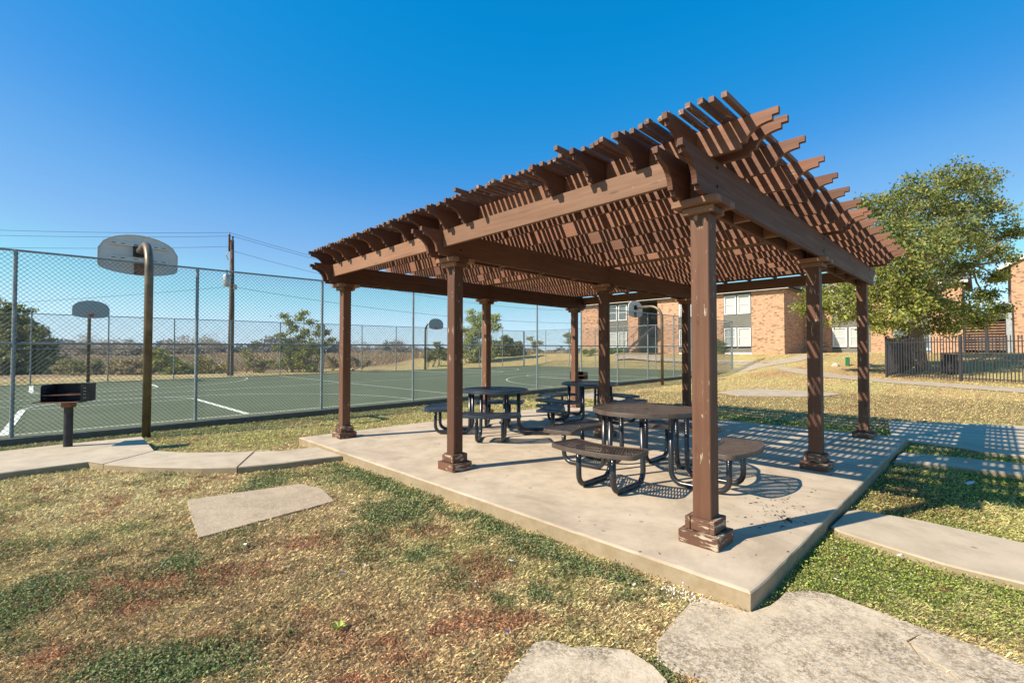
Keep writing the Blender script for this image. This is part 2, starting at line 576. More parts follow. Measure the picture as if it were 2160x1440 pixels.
def brick_mat(name, swap):
    """running bond, swap = wall runs along y instead of x"""
    m, nt, b = mat_new(name)
    tc = N(nt, 'ShaderNodeTexCoord')
    sp = N(nt, 'ShaderNodeSeparateXYZ')
    nt.links.new(tc.outputs['Object'], sp.inputs[0])
    cb = N(nt, 'ShaderNodeCombineXYZ')
    nt.links.new(sp.outputs['Y' if swap else 'X'], cb.inputs['X'])
    nt.links.new(sp.outputs['Z'], cb.inputs['Y'])
    br = N(nt, 'ShaderNodeTexBrick')
    br.inputs['Scale'].default_value = 1.0
    br.inputs['Brick Width'].default_value = .20
    br.inputs['Row Height'].default_value = .075
    br.inputs['Mortar Size'].default_value = .010
    br.inputs['Mortar Smooth'].default_value = .1
    br.inputs['Bias'].default_value = -.15
    br.inputs['Color1'].default_value = (.52, .255, .135, 1)
    br.inputs['Color2'].default_value = (.36, .155, .085, 1)
    br.inputs['Mortar'].default_value = (.50, .36, .24, 1)
    nt.links.new(cb.outputs[0], br.inputs['Vector'])
    # burnt headers scattered
    vo = N(nt, 'ShaderNodeTexVoronoi')
    mp = N(nt, 'ShaderNodeMapping')
    mp.inputs['Scale'].default_value = (4.6, 12.5, 1)
    nt.links.new(cb.outputs[0], mp.inputs['Vector'])
    vo.inputs['Scale'].default_value = 1.0
    nt.links.new(mp.outputs[0], vo.inputs['Vector'])
    sc = N(nt, 'ShaderNodeSeparateColor')
    nt.links.new(vo.outputs['Color'], sc.inputs[0])
    dark = ramp(nt, sc.outputs[0], [(.80, 0.0), (.84, 1.0)])
    c = mixc(nt, math_n(nt, 'MULTIPLY', dark, .75), br.outputs['Color'], (.115, .065, .045))
    pale = ramp(nt, sc.outputs[1], [(.72, 0.0), (.76, 1.0)])
    c = mixc(nt, math_n(nt, 'MULTIPLY', pale, .6), c, (.60, .34, .20))
    n = noise(nt, tc.outputs['Object'], .8, 4)
    c = mixc(nt, math_n(nt, 'MULTIPLY', n, .22), c, (.60, .40, .26))
    nt.links.new(c, b.inputs['Base Color'])
    b.inputs['Roughness'].default_value = .9
    bump(nt, b, br.outputs['Fac'], -.5, .01)
    return m
M['brick_x'] = brick_mat('brick_along_x', False)
M['brick_y'] = brick_mat('brick_along_y', True)

def glass_mat(name, tint, rough=.12):
    """window with drawn pale blinds behind the glass"""
    m, nt, b = mat_new(name)
    v = coords(nt, (1, 1, 1))
    w = N(nt, 'ShaderNodeTexWave')
    w.bands_direction = 'Z'
    w.inputs['Scale'].default_value = 9
    nt.links.new(v, w.inputs['Vector'])
    c = ramp(nt, w.outputs['Fac'], [(0, tuple(x * .8 for x in tint)), (1, tint)])
    n = noise(nt, v, 1.1, 2)
    c = mixc(nt, math_n(nt, 'MULTIPLY', n, .4), c, tuple(x * .55 for x in tint))
    nt.links.new(c, b.inputs['Base Color'])
    b.inputs['Roughness'].default_value = rough
    b.inputs['Specular IOR Level'].default_value = .8
    return m
M['pane_blind'] = glass_mat('pane_with_blind', (.55, .56, .52))
M['pane_dark'] = glass_mat('pane_dark', (.13, .15, .15), .08)

# ---------------------------------------------------------------- terrain
def SS(x, a, b):
    t = np.clip((x - a) / (b - a), 0, 1)
    return t * t * (3 - 2 * t)

def terr(a, b):
    a = np.asarray(a, float); b = np.asarray(b, float)
    z = -.12 - .10 * SS(a, 6.7, 10.6)
    bb = b - 9 * SS(a, 4, 11)
    z = z + .40 * SS(bb, 9, 24) + 1.08 * SS(b, 24, 37.5)
    z = z - 1.3 * SS(a, 42, 75) * SS(b, 20, 60)
    m = np.minimum(SS(a, 10.2, 10.95), 1 - SS(a, 32, 37)) * (1 - SS(b, 30.6, 35))
    return z * (1 - m) + (-.23 + .007 * b) * m

def vnoise(x, y, seed=0):
    xi = np.floor(x).astype(np.int64); yi = np.floor(y).astype(np.int64)
    xf = x - xi; yf = y - yi
    def h(i, j):
        n = (i * 374761393 + j * 668265263 + seed * 982451653) & 0x7fffffff
        n = ((n ^ (n >> 13)) * 1274126177) & 0x7fffffff
        return (n ^ (n >> 16)) / 0x7fffffff
    u = xf * xf * (3 - 2 * xf); v = yf * yf * (3 - 2 * yf)
    return (h(xi, yi) * (1 - u) + h(xi + 1, yi) * u) * (1 - v) + (h(xi, yi + 1) * (1 - u) + h(xi + 1, yi + 1) * u) * v

def fbm(x, y, s, o=4, seed=0):
    r = 0; amp = .5; t = 0
    for k in range(o):
        r = r + amp * vnoise(x * s, y * s, seed + k); t += amp
        s *= 2.03; amp *= .55
    return r / t

def blob(a, b, ca, cb, ra, rb, ang=0.0):
    c, s = math.cos(ang), math.sin(ang)
    u = ((a - ca) * c + (b - cb) * s) / ra
    v = (-(a - ca) * s + (b - cb) * c) / rb
    return np.exp(-(u * u + v * v))

GREEN = [(2.62, -1.05, 0.4, 0.57, 2.35, 1.0), (4.11, -1.08, 0.23, 0.58, 2.35, 0.6), (4.48, -1.76, 0.22, 0.27, 2.35, 0.9), (1.56, -1.56, 0.14, 0.14, 2.35, 0.9), (2.66, -2.81, 0.21, 0.19, 2.35, 0.9), (2.72, -3.61, 0.27, 0.33, 2.35, 0.9), (1.34, -3.11, 0.4, 0.2, 2.35, 1.0), (0.61, -1.5, 0.1, 0.11, 2.35, 0.8), (0.5, -1.3, 0.11, 0.15, 2.35, 0.8), (0.12, -0.86, 0.18, 0.19, 2.35, 0.7), (1.86, -0.66, 0.27, 0.32, 2.35, 0.7), (-0.05, -0.61, 0.16, 0.2, 2.35, 0.7), (5.98, -2.69, 0.36, 0.35, 2.35, 0.5), (2.97, -0.48, 0.32, 0.38, 2.35, 0.7), (0.28, -2.02, 0.07, 0.11, 2.35, 0.6), (-0.37, -1.4, 0.05, 0.11, 2.35, 0.9), (1.39, -2.9, 0.1, 0.07, 2.35, 0.8), (-0.03, -1.3, 0.16, 0.11, 2.35, 0.45)]
RED = [(2.35, -2.83, 0.36, 0.23, 2.35, 1.0), (2.46, -3.22, 0.37, 0.25, 2.35, 0.8), (1.8, -3.48, 0.17, 0.11, 2.35, 0.9), (0.49, -1.64, 0.25, 0.11, 2.35, 0.9), (0.64, -1.96, 0.16, 0.1, 2.35, 0.9), (2.07, -1.6, 0.16, 0.14, 2.35, 0.7), (1.19, -1.27, 0.25, 0.15, 2.35, 0.6), (1.39, -2.48, 0.14, 0.09, 2.35, 0.7), (1.4, -2.9, 0.21, 0.09, 2.35, 0.6), (0.58, -2.24, 0.1, 0.06, 2.35, 0.5), (0.92, -1.32, 0.2, 0.11, 2.35, 0.7), (2.04, -1.35, 0.45, 0.22, 2.35, 0.6), (2.13, -3.09, 0.21, 0.15, 2.35, 0.8), (2.38, -1.98, 0.23, 0.21, 2.35, 0.6), (0.61, -2.55, 0.13, 0.07, 2.35, 0.6), (3.34, -3.3, 0.18, 0.16, 2.35, 0.5)]
STRAW = np.array([.74, .56, .28]); OLIVE = np.array([.45, .41, .15]); BROWN = np.array([.58, .39, .205])
GRN = np.array([.165, .20, .075]); CLOV = np.array([.27, .31, .08]); REDC = np.array([.46, .225, .125]); DIRT = np.array([.33, .185, .095])
GOLD = np.array([.60, .44, .19]); FIELD = np.array([.42, .28, .165])

def zones(a, b):
    """weights of each ground cover at plan points"""
    n1 = fbm(a, b, 1.3, 4, 3); n2 = fbm(a, b, 5.0, 4, 9); n3 = fbm(a, b, .35, 3, 21)
    g = np.zeros_like(a)
    for q in GREEN: g = np.maximum(g, q[5] * blob(a, b, *q[:5]))
    # strip along the near edge of the patio
    strip = np.exp(-((b + .74) / .16) ** 2) * (a > -.3) * (a < 4.9) * (.55 + .6 * n1)
    g = np.maximum(g, strip)
    n4 = fbm(a, b, 14.0, 3, 51)
    g = np.clip((g * 1.0 + (n2 - .5) * 1.5 + (n1 - .5) * .8 + (n4 - .5) * 1.0 - .20) * 1.8, 0, 1) * .95 * (g > .02)
    g = np.maximum(g, np.clip((n1 + n2 - 1.12) * 2.5, 0, .6) * (b < -.6) * (a > -.4) * (a < 6))
    red = np.zeros_like(a)
    for q in RED: red = np.maximum(red, q[5] * blob(a, b, *q[:5]))
    red = np.clip((red * 1.0 + (n2 - .5) * 1.6 + (n4 - .5) * 1.2 - .15) * 2.2, 0, 1)
    # lush clover: right of the patio between the walk and old slab, and around its far walkways
    cl = ((a < -.5) & (a > -9) & (b > -.7) & (b < 1.3)) * np.clip(.92 + (n2 - .5) * 1.5 + (n1 - .5) * 1.0 - np.clip((-1.15 - a) * .9 + (.35 - b) * .9, 0, 1) * .8, 0, 1)
    cl = np.maximum(cl, ((a < -.5) & (b > 1.8) & (b < 7.0)) * np.clip(.75 + (n1 - .5) * 1.6, 0, 1) * .8)
    cl = np.maximum(cl, ((b > 6.6) & (b < 8.3) & (a < 6.6)) * np.clip(.8 + (n1 - .5) * 1.2, 0, 1))
    cl = np.maximum(cl, np.clip((.62 - np.abs(a + .78)) * 6, 0, 1) * (b > 5.9) * (b < 6.3))
    dirt = .95 * blob(a, b, -.95, 2.75, .38, .5) + .8 * blob(a, b, -.7, 3.6, .25, .8)
    return n1, n2, n3, g, red, cl, np.clip(dirt, 0, 1)

def cover(a, b):
    n1, n2, n3, g, red, cl, dirt = zones(a, b)
    def mx(c, d, w): return c * (1 - w[..., None]) + d * w[..., None]
    c = np.ones(a.shape + (3,)) * STRAW
    c = mx(c, OLIVE, np.clip((n1 - .44) * 2.4, 0, .6))
    # browner towards the viewer
    near = (1 - SS(b, -2.2, -.9)) * (1 - SS(a, 2.2, 5.0))
    c = mx(c, BROWN, np.clip(near * .75 + (n2 - .5) * .6, 0, .85))
    # strip between the walk and the court: mottled yellow green
    st = SS(a, 6.2, 7.2) * (1 - SS(a, 11, 12)) * (1 - SS(b, 9, 14))
    c = mx(c, OLIVE * np.array([1.05, 1.1, 1.0]), np.clip(st * (.25 + n1), 0, .9))
    far = SS(b, 7.6, 9.5)
    c = mx(c, GOLD, far * np.clip(.95 - np.clip((n1 - .5) * 1.4, 0, .5), 0, 1))
    c = mx(c, OLIVE * 1.25, far * np.clip((fbm(a, b, .55, 4, 33) - .5) * 2.4, 0, .55))
    bare = SS(b, 20, 26) * (1 - SS(a, 7.5, 9)) * np.clip((fbm(a, b, .3, 3, 41) - .45) * 4, 0, 1)
    c = mx(c, DIRT * 1.5, bare * .7)
    c = mx(c, REDC, red * .85)
    c = mx(c, GRN, g)
    c = mx(c, CLOV, np.clip(cl, 0, 1))
    c = mx(c, DIRT, dirt * .9)
    # beyond the lawn: unmown dry field
    edge = 38.5 + .30 * np.clip(b, 0, 30) + 2.5 * (n3 - .5)
    fld = np.maximum(SS(a, edge, edge + 1.5), SS(b, 64, 70))
    c = mx(c, FIELD * (.8 + .5 * fbm(a, b, .08, 3, 5)[..., None]), fld)
    return np.clip(c, 0, 1)

def axis_pts(lo, d0, d1, hi, step, grow=1.13):
    pts = list(np.arange(d0, d1 + 1e-6, step))
    s = step; x = d1
    while x < hi:
        s = min(s * grow, 60 if x > 150 else 8); x += s; pts.append(x)
    s = step; x = d0
    while x > lo:
        s = min(s * grow, 60 if abs(x) > 150 else 8); x -= s; pts.insert(0, x)
    return np.array(pts)

A_ = axis_pts(-900, -3.4, 7.2, 1600, .065)
B_ = axis_pts(-900, -3.8, 8.4, 1600, .065)
ga, gb = np.meshgrid(A_, B_, indexing='ij')
gz = terr(ga, gb) + np.where((ga < 12) & (gb < 14), (fbm(ga, gb, 3.0, 3, 77) - .5) * .018 - .008, 0.0)
far_m = np.clip((np.hypot(ga, gb) - 120) / 300, 0, 1)
gz = gz * (1 - far_m) + .35 * far_m
nA, nB = len(A_), len(B_)
verts = np.stack([-ga, gb, gz], -1).reshape(-1, 3)
i, j = np.meshgrid(np.arange(nA - 1), np.arange(nB - 1), indexing='ij')
q = np.stack([i * nB + j, i * nB + j + 1, (i + 1) * nB + j + 1, (i + 1) * nB + j], -1).reshape(-1, 4)
def fast_mesh(name, verts, faces, mat, cols=None, smooth=False):
    me = bpy.data.meshes.new(name)
    nf, k = faces.shape
    me.vertices.add(len(verts)); me.vertices.foreach_set('co', np.ascontiguousarray(verts, dtype=np.float32).ravel())
    me.loops.add(nf * k); me.loops.foreach_set('vertex_index', np.ascontiguousarray(faces, dtype=np.int32).ravel())
    me.polygons.add(nf); me.polygons.foreach_set('loop_start', np.arange(0, nf * k, k, dtype=np.int32))
    me.polygons.foreach_set('loop_total', np.full(nf, k, dtype=np.int32))
    me.update(calc_edges=True)
    if smooth: me.polygons.foreach_set('use_smooth', np.ones(nf, dtype=bool))
    if cols is not None:
        ca = me.color_attributes.new('Col', 'FLOAT_COLOR', 'POINT')
        ca.data.foreach_set('color', np.concatenate([cols, np.ones((len(cols), 1))], 1).astype(np.float32).ravel())
    me.materials.append(mat)
    return me
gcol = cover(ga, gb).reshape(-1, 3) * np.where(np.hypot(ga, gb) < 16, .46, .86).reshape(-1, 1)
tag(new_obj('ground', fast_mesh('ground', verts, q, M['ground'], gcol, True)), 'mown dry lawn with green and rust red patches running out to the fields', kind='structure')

# ---------------------------------------------------------------- paving
PAVED = []          # plan polygons with no grass on them
def poly_slab(name, pts, top, th, mat, label, kind='structure', wob=0.0, seg=.12, bev=.012):
    if wob:
        out = []
        for k in range(len(pts)):
            p, r_ = np.array(pts[k]), np.array(pts[(k + 1) % len(pts)])
            L = np.hypot(*(r_ - p)); n = max(1, int(L / seg))
            nrm = np.array([-(r_ - p)[1], (r_ - p)[0]]) / max(L, 1e-6)
            for t in range(n):
                q_ = p + (r_ - p) * t / n
                out.append(tuple(q_ + nrm * (random.random() - .5) * wob))
        pts = out
    PAVED.append(np.array(pts))
    # keep counter clockwise in world plan
    w = [(-a, b) for a, b in pts]
    area = sum(w[k][0] * w[(k + 1) % len(w)][1] - w[(k + 1) % len(w)][0] * w[k][1] for k in range(len(w)))
    if area < 0: w = w[::-1]
    n = len(w)
    cx = sum(p[0] for p in w) / n; cy = sum(p[1] for p in w) / n
    def inset(p, d):
        L = math.hypot(p[0] - cx, p[1] - cy)
        return (p[0] - (p[0] - cx) / L * d, p[1] - (p[1] - cy) / L * d)
    zt = (lambda x, y: top) if not callable(top) else (lambda x, y: float(top(-x, y)))
    vs = [(x, y, zt(x, y) - th) for x, y in w] + [(x, y, zt(x, y) - bev) for x, y in w] + [(*inset(p, bev), zt(*p)) for p in w]
    fs = [(k, (k + 1) % n, n + (k + 1) % n, n + k) for k in range(n)]
    fs += [(n + k, n + (k + 1) % n, 2 * n + (k + 1) % n, 2 * n + k) for k in range(n)]
    fs.append(tuple(range(2 * n, 3 * n)))
    mb = MB().add(vs, fs)
    o = mb.build(name, mat)
    tag(o, label, kind=kind)
    return o

# main patio
def patio():
    a0, a1, b0, b1, bv = -.515, 6.60, -.555, 6.64, .013
    rnd = random.Random(3)
    ring = []
    step = .12
    def edge(p, q):
        n = int(math.hypot(q[0] - p[0], q[1] - p[1]) / step)
        for k in range(n):
            t = k / n
            ring.append((p[0] + (q[0] - p[0]) * t, p[1] + (q[1] - p[1]) * t))
    edge((a0 + .012, b0), (a1, b0)); edge((a1, b0), (a1, b1)); edge((a1, b1), (a0, b1)); edge((a0, b1), (a0, b0 + .014))
    n = len(ring)
    vs = []
    for lvl, (ins, z) in enumerate(((0, -.30), (0.004, -.09), (0, -bv), (bv * .5, -bv * .3), (bv * 1.6, 0))):
        for (a, b) in ring:
            da = ins if a < 3 else -ins
            db = ins if b < 3 else -ins
            on_a = min(abs(a - a0), abs(a - a1)) < .03; on_b = min(abs(b - b0), abs(b - b1)) < .03
            j = (rnd.random() - .5) * (.004 if lvl in (1, 2) else .002)
            vs.append(V(a + (da if on_a else 0) + (j if on_a else 0), b + (db if on_b else 0) + (j if on_b else 0), z))
    fs = []
    for l in range(4):
        for k in range(n):
            k2 = (k + 1) % n
            fs.append((l * n + k, l * n + k2, (l + 1) * n + k2, (l + 1) * n + k)[::-1])
    fs.append(tuple(range(4 * n, 5 * n))[::-1])
    o = MB().add(vs, fs).build('patio_slab', M['slab'])
    tag(o, 'square tan concrete slab under the brown pergola', kind='structure')
    PAVED.append(np.array([(a0, b0), (a1, b0), (a1, b1), (a0, b1)]))
patio()

WALK_T = -.045
# left walk: curved concrete path with two joints
left = [(5.03, -.842), (5.09, -1.292), (5.245, -1.81), (5.516, -2.143), (6.05, -2.603), (6.656, -3.021), (6.974, -3.154), (6.943, -3.956), (6.8, -7.2), (8.7, -7.2), (8.79, -4.051),
        (8.891, -3.362), (8.855, -2.375), (7.219, -2.382), (6.782, -2.126), (6.242, -1.521), (5.88, -1.026), (5.881, -.799), (5.82, -.562), (4.951, -.562)]
def split_walk():
    s1 = [left[k] for k in (19, 0, 1, 2)] + [(6.13, -1.36), left[16], left[17], left[18]]
    s2 = [(5.251, -1.818), left[3], left[4], left[5], (7.24, -2.40), left[14], left[15], (6.137, -1.368)]
    s3 = [(6.664, -3.025), left[6], left[7], left[8], left[9], left[10], left[11], left[12], (7.249, -2.405)]
    for s_, lab in ((s1, 'curved concrete walk section meeting the patio'), (s2, 'middle curved section of the concrete walk'), (s3, 'wide concrete walk section under the park grill')):
        poly_slab('walkway', s_, WALK_T, .16, M['walk'], lab)
split_walk()
poly_slab('walkway', [(-.60, 1.95), (-.545, 1.83), (-.53, 1.27), (-.60, 1.19), (-.944, 1.072), (-1.263, .985), (-1.70, .98), (-6.0, .99), (-6.0, 1.93), (-1.7, 1.93), (-1.051, 2.0)], -.07, .14, M['walk'], 'pale concrete walk running right from the patio, nearest one')
poly_slab('walkway', [(-.535, 5.30), (-.567, 5.58), (-1.1, 5.68), (-1.8, 5.80), (-6.5, 5.9), (-6.5, 4.95), (-1.767, 4.90), (-1.1, 4.88), (-.56, 4.69)], -.07, .14, M['walk'], 'second concrete walk right of the patio, striped by pergola shadow')
poly_slab('walkway', [(-.30, 6.66), (.10, 9.55), (-1.378, 10.4), (-3.5, 11.3), (-7.5, 11.6), (-7.5, 6.4), (-1.82, 6.52), (-1.37, 6.50), (-1.21, 6.65), (-.98, 6.75), (-.54, 6.80)], -.075, .14, M['walk'], 'wide concrete landing at the far right corner of the patio')
poly_slab('walkway', [(-.22, -.60), (-.205, -.73), (-.228, -.966), (-.243, -1.111), (-.254, -1.209), (-.326, -1.346), (-.435, -1.384), (-.592, -1.325), (-1.0, -1.25), (-1.45, -1.0), (-1.42, -.52), (-1.353, -.43), (-1.25, -.40), (-1.19, -.26),
           (-1.262, -.052), (-1.042, -.012), (-.90, .012), (-.784, .028), (-.676, -.02), (-.58, -.16), (-.56, -.40), (-.50, -.575)], -.114, .10, M['old'], 'old lichen stained concrete slab at the near corner of the patio', wob=.010, bev=.004)
poly_slab('walkway', [(-1.252, -.054), (-1.192, -.26), (-1.252, -.398), (-1.356, -.432), (-1.424, -.52), (-1.455, -1.0), (-3.2, -1.4), (-3.4, -.65), (-2.3, -.30), (-1.613, -.119), (-1.462, -.06)], -.113, .10, M['old'], 'cracked rust stained concrete slab at the lower right', wob=.010, bev=.004)
poly_slab('walkway', [(.11, -1.96), (.155, -1.811), (.185, -1.70), (.165, -1.63), (.11, -1.60), (.024, -1.583), (-.03, -1.51), (-.09, -1.457), (-.19, -1.39), (-.341, -1.408), (-.44, -1.455), (-.52, -1.56), (-.60, -2.1), (.02, -2.3)], -.114, .10, M['old'], 'old weathered concrete slab at the bottom of the picture', wob=.010, bev=.004)
poly_slab('stepping_slab', [(4.35, -2.50), (4.26, -2.0), (4.15, -1.44), (3.79, -1.33), (3.25, -1.42), (3.16, -2.1), (3.09, -2.64), (3.7, -2.58)], -.112, .08, M['mid_old'], 'brown grey concrete slab set in the lawn', wob=.008, bev=.004)
tz = lambda o: (lambda a, b: terr(a, b) + o)
poly_slab('concrete_pad', [(5.50, 13.85), (5.3, 14.9), (4.64, 15.4), (3.12, 15.52), (1.99, 15.1), (2.37, 14.09), (4.45, 13.01)], tz(.03), .1, M['path'], 'pale concrete pad in the lawn behind the right posts')
poly_slab('concrete_pad', [(10.1, 10.9), (9.9, 12.3), (7.2, 10.9), (6.7, 9.3), (8.0, 9.5), (9.2, 10.0)], tz(.03), .1, M['path'], 'pale concrete pad behind the farthest picnic table')
def ribbon(name, L1, L2, off, mat, label):
    """path draped on the terrain between two edge polylines"""
    n = 24
    def samp(L):
        L = [np.array(p, float) for p in L]
        d = [0]
        for k in range(1, len(L)): d.append(d[-1] + np.hypot(*(L[k] - L[k - 1])))
        out = []
        for t in np.linspace(0, d[-1], n):
            k = min(max(1, int(np.searchsorted(d, t))), len(L) - 1)
            out.append(L[k - 1] + (L[k] - L[k - 1]) * (t - d[k - 1]) / max(1e-6, d[k] - d[k - 1]))
        return out
    P, Q = samp(L1), samp(L2)
    m = 7
    vs = []; fs = []
    for k in range(n):
        for r_ in range(m):
            p = P[k] * (1 - r_ / (m - 1)) + Q[k] * r_ / (m - 1)
            vs.append(V(p[0], p[1], float(terr(p[0], p[1])) + off))
    for k in range(n - 1):
        for r_ in range(m - 1):
            fs.append((k * m + r_, k * m + r_ + 1, (k + 1) * m + r_ + 1, (k + 1) * m + r_))
    PAVED.append(np.array([tuple(p) for p in P] + [tuple(p) for p in Q[::-1]]))
    o = MB().add(vs, fs).build(name, mat, smooth=True)
    if o.data.polygons[0].normal.z < 0:
        o.data.flip_normals()
    tag(o, label, kind='structure')
ribbon('path', [(12.8, 31.9), (12.0, 33.0), (9.6, 30.2), (8.4, 32.6), (7.9, 35.5)], [(9.71, 26.42), (9.04, 26.9), (8.6, 28.6), (7.2, 31.0), (6.4, 35.2)], .02, M['path'], 'worn path climbing from the court corner towards the brick building')
ribbon('path', [(8.2, 29.0), (4.9, 26.28), (1.81, 21.9), (-2.23, 19.71), (-9, 16.3)], [(7.44, 27.27), (3.95, 21.95), (1.59, 20.04), (-2.18, 18.11), (-9, 14.8)], .02, M['path'], 'long pale path passing in front of the black fence')
ribbon('path', [(23.45, 34.41), (23.08, 35.79), (20.9, 35.8), (18.1, 34.0), (15.96, 33.72), (10, 33.5)], [(22.68, 33.55), (21.2, 33.75), (20.4, 33.6), (18.74, 33.3), (15.83, 33.1), (10, 32.7)], .02, M['path'], 'pale path in front of the stairwell')

# ---------------------------------------------------------------- court
def cz(b): return -.10 + .007 * b
def court():
    a0, a1, b0, b1 = 10.93, 31.1, -9.0, 30.3
    vs = [V(a, b, z) for b in (b0, b1) for a, z in ((a0, cz(b) - .30), (a0, cz(b)), (a1, cz(b)), (a1, cz(b) - .30))]
    fs = [(1, 2, 6, 5), (0, 1, 5, 4), (2, 3, 7, 6), (0, 3, 2, 1), (4, 5, 6, 7)]
    root = MB().add(vs, fs).build('basketball_court', M['court'])
    tag(root, 'worn green court surface with pale painted lines', kind='structure')
    PAVED.append(np.array([(a0, b0), (a1, b0), (a1, b1), (a0, b1)]))
    def strip(pts, w, dz, closed=False):
        mb = MB()
        n = len(pts)
        L, Rr = [], []
        for k in range(n):
            p = np.array(pts[k])
            t = np.array(pts[min(k + 1, n - 1)]) - np.array(pts[max(k - 1, 0)])
            t = t / np.hypot(*t)
            nn = np.array([-t[1], t[0]]) * w / 2
            L.append(p + nn); Rr.append(p - nn)
        vs = [V(p[0], p[1], cz(p[1]) + dz) for p in L] + [V(p[0], p[1], cz(p[1]) + dz) for p in Rr]
        fs = [(k, k + 1, n + k + 1, n + k) for k in range(n - 1)]
        mb.add(vs, fs)
        o = mb.build('court_line', M['line'], root)
        if o.data.polygons[0].normal.z < 0: o.data.flip_normals()
    strip([(11.33, -8.8), (11.33, 30.1)], .06, .004)
    strip([(29.7, -8.8), (29.7, 30.1)], .06, .004)
    strip([(20.45, -8.8), (20.45, 30.1)], .06, .004)
    strip([(11.33, 6.65), (29.7, 6.65)], .06, .008)
    strip([(11.33, 29.6), (29.7, 29.6)], .06, .008)
    for cb in (-2.1, 18.2):
        for near in (True, False):
            base = 11.33 if near else 29.7
            s = 1 if near else -1
            strip([(base, cb - 2.05), (base + s * 5.3, cb - 1.95)], .13, .008)
            strip([(base, cb + 2.05), (base + s * 5.3, cb + 1.95)], .13, .008)
            strip([(base + s * 5.3, cb - 1.95), (base + s * 5.3, cb + 1.95)], .05, .012)
            strip([(base + s * (5.3 + 1.95 * math.cos(t)), cb + 1.95 * math.sin(t)) for t in np.linspace(-math.pi / 2, math.pi / 2, 30)], .05, .008)
            strip([(base + s * 6.9 * math.cos(t), cb + 6.75 * math.sin(t)) for t in np.linspace(-math.pi / 2, math.pi / 2, 60)], .05, .012)
court()
# raised edging along the near side, in pieces, stands on the lawn
cb_root = MB().box(V(10.86, 10.5, -.17), (.12, 39, .13)).build('curb', M['curb'])
tag(cb_root, 'dark raised concrete edging of the court', kind='structure')
for k_ in range(4):
    cb_root.data.vertices[0].co = cb_root.data.vertices[0].co
for v_ in cb_root.data.vertices:
    v_.co.z += .007 * v_.co.y
PAVED.append(np.array([(10.8, -9), (10.93, -9), (10.93, 30), (10.8, 30)]))

# ---------------------------------------------------------------- pergola
PA = [0.0, 3.081, 6.10]
PB = [0.0, 3.163, 6.215]
perg = empty('pergola', V(3.05, 3.1, 0))
tag(perg, 'large brown timber pergola with slatted roof on nine posts', 'pergola')
PL = perg.location.copy()
NEG = tuple(-c for c in PL)
def part(mb, name, mat, parent=perg, sm=False):
    return mb.build(name, mat, parent, NEG if parent is perg else None, sm)

BZ0, BZ1 = 2.56, 2.85           # beams
RZ1 = 3.06                      # top of rafters
for ia, a in enumerate(PA):
    for ib, b in enumerate(PB):
        jr = random.uniform(-.012, .012)
        # the shaft runs up between the two beam boards
        sh = MB().box(V(a, b, 1.40), (.140, .140, 2.80), jr, .006)
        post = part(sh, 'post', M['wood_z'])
        for lvl, (h0, h1, half, th) in enumerate(((0.001, .098, .148, .038), (.098, .195, .110, .038))):
            for sx, sy in ((1, 0), (-1, 0), (0, 1), (0, -1)):
                # two boards run full length, two are let in between them
                full = (sy != 0) if lvl == 0 else (sx != 0)
                L = 2 * half if full else 2 * (half - th) - .004
                zc = (h0 + h1) / 2; hh = h1 - h0 - .003
                mb = MB()
                g = random.uniform(-.003, .003)
                cx, cy = -a + sx * (half - th / 2 + g), b + sy * (half - th / 2 + g)
                if sx: mb.box((cx, cy, zc), (th, L, hh), random.uniform(-.01, .01), .004)
                else: mb.box((cx, cy, zc), (L, th, hh), random.uniform(-.01, .01), .004)
                o = mb.build('plinth_board', M['plinth_y' if sx else 'plinth_x'], post)
            # top filler of the plinth step
            MB().box((-a, b, h1 - .03), (2 * (half - th) - .006, 2 * (half - th) - .006, .05)).build('plinth_core', M['plinth_x'], post)
        if not (ia == 0 and ib == 2):
            # two stepped cap plates under the beams
            for z0, z1, hf in ((2.455, 2.505, .115), (2.507, 2.557, .172)):
                for sx, sy in ((1, 0), (-1, 0), (0, 1), (0, -1)):
                    full = sy != 0
                    t = hf - .071
                    L = 2 * hf if full else .1425
                    c = (-a + sx * (.071 + t / 2), b + sy * (.071 + t / 2), (z0 + z1) / 2)
                    d = (t, L, z1 - z0) if sx else (L, t, z1 - z0)
                    MB().box(c, d, 0, .004).build('cap_board', M['wood_y' if sx else 'wood_x'], post)

def ogee(L, h, s=1.0):
    """outline of a board with stepped cove ends, u from 0 to L, z from 0 (bottom) to h"""
    e = [(0, h), (0, h - .046), (.040, h - .046), (.040, h - .080)]
    cx0, cz0 = .045, .034
    rx, rz = .17 * s, h - .080 - cz0
    for t in np.linspace(0, math.pi / 2, 10):
        e.append((cx0 + rx * math.sin(t), cz0 + rz * math.cos(t)))
    e += [(cx0 + rx + .038, cz0), (cx0 + rx + .038, 0)]
    return e

def ogee_board(name, a_or_b, along, c0, c1, z0, h, th, mat, ends=(True, True), s=1.0):
    L = c1 - c0
    E = ogee(L, h, s)
    prof = []
    if ends[0]: prof += E
    else: prof += [(0, h), (0, 0)]
    if ends[1]: prof += [(L - u, z) for u, z in E[::-1]]
    else: prof += [(L, 0), (L, h)]
    if along == 'b':
        mb = MB().slabpoly(prof, V(a_or_b, c0, z0), (0, 1, 0), (1, 0, 0), th)
    else:
        mb = MB().slabpoly(prof, V(c0, a_or_b, z0), (-1, 0, 0), (0, 1, 0), th)
    return part(mb, name, mat)

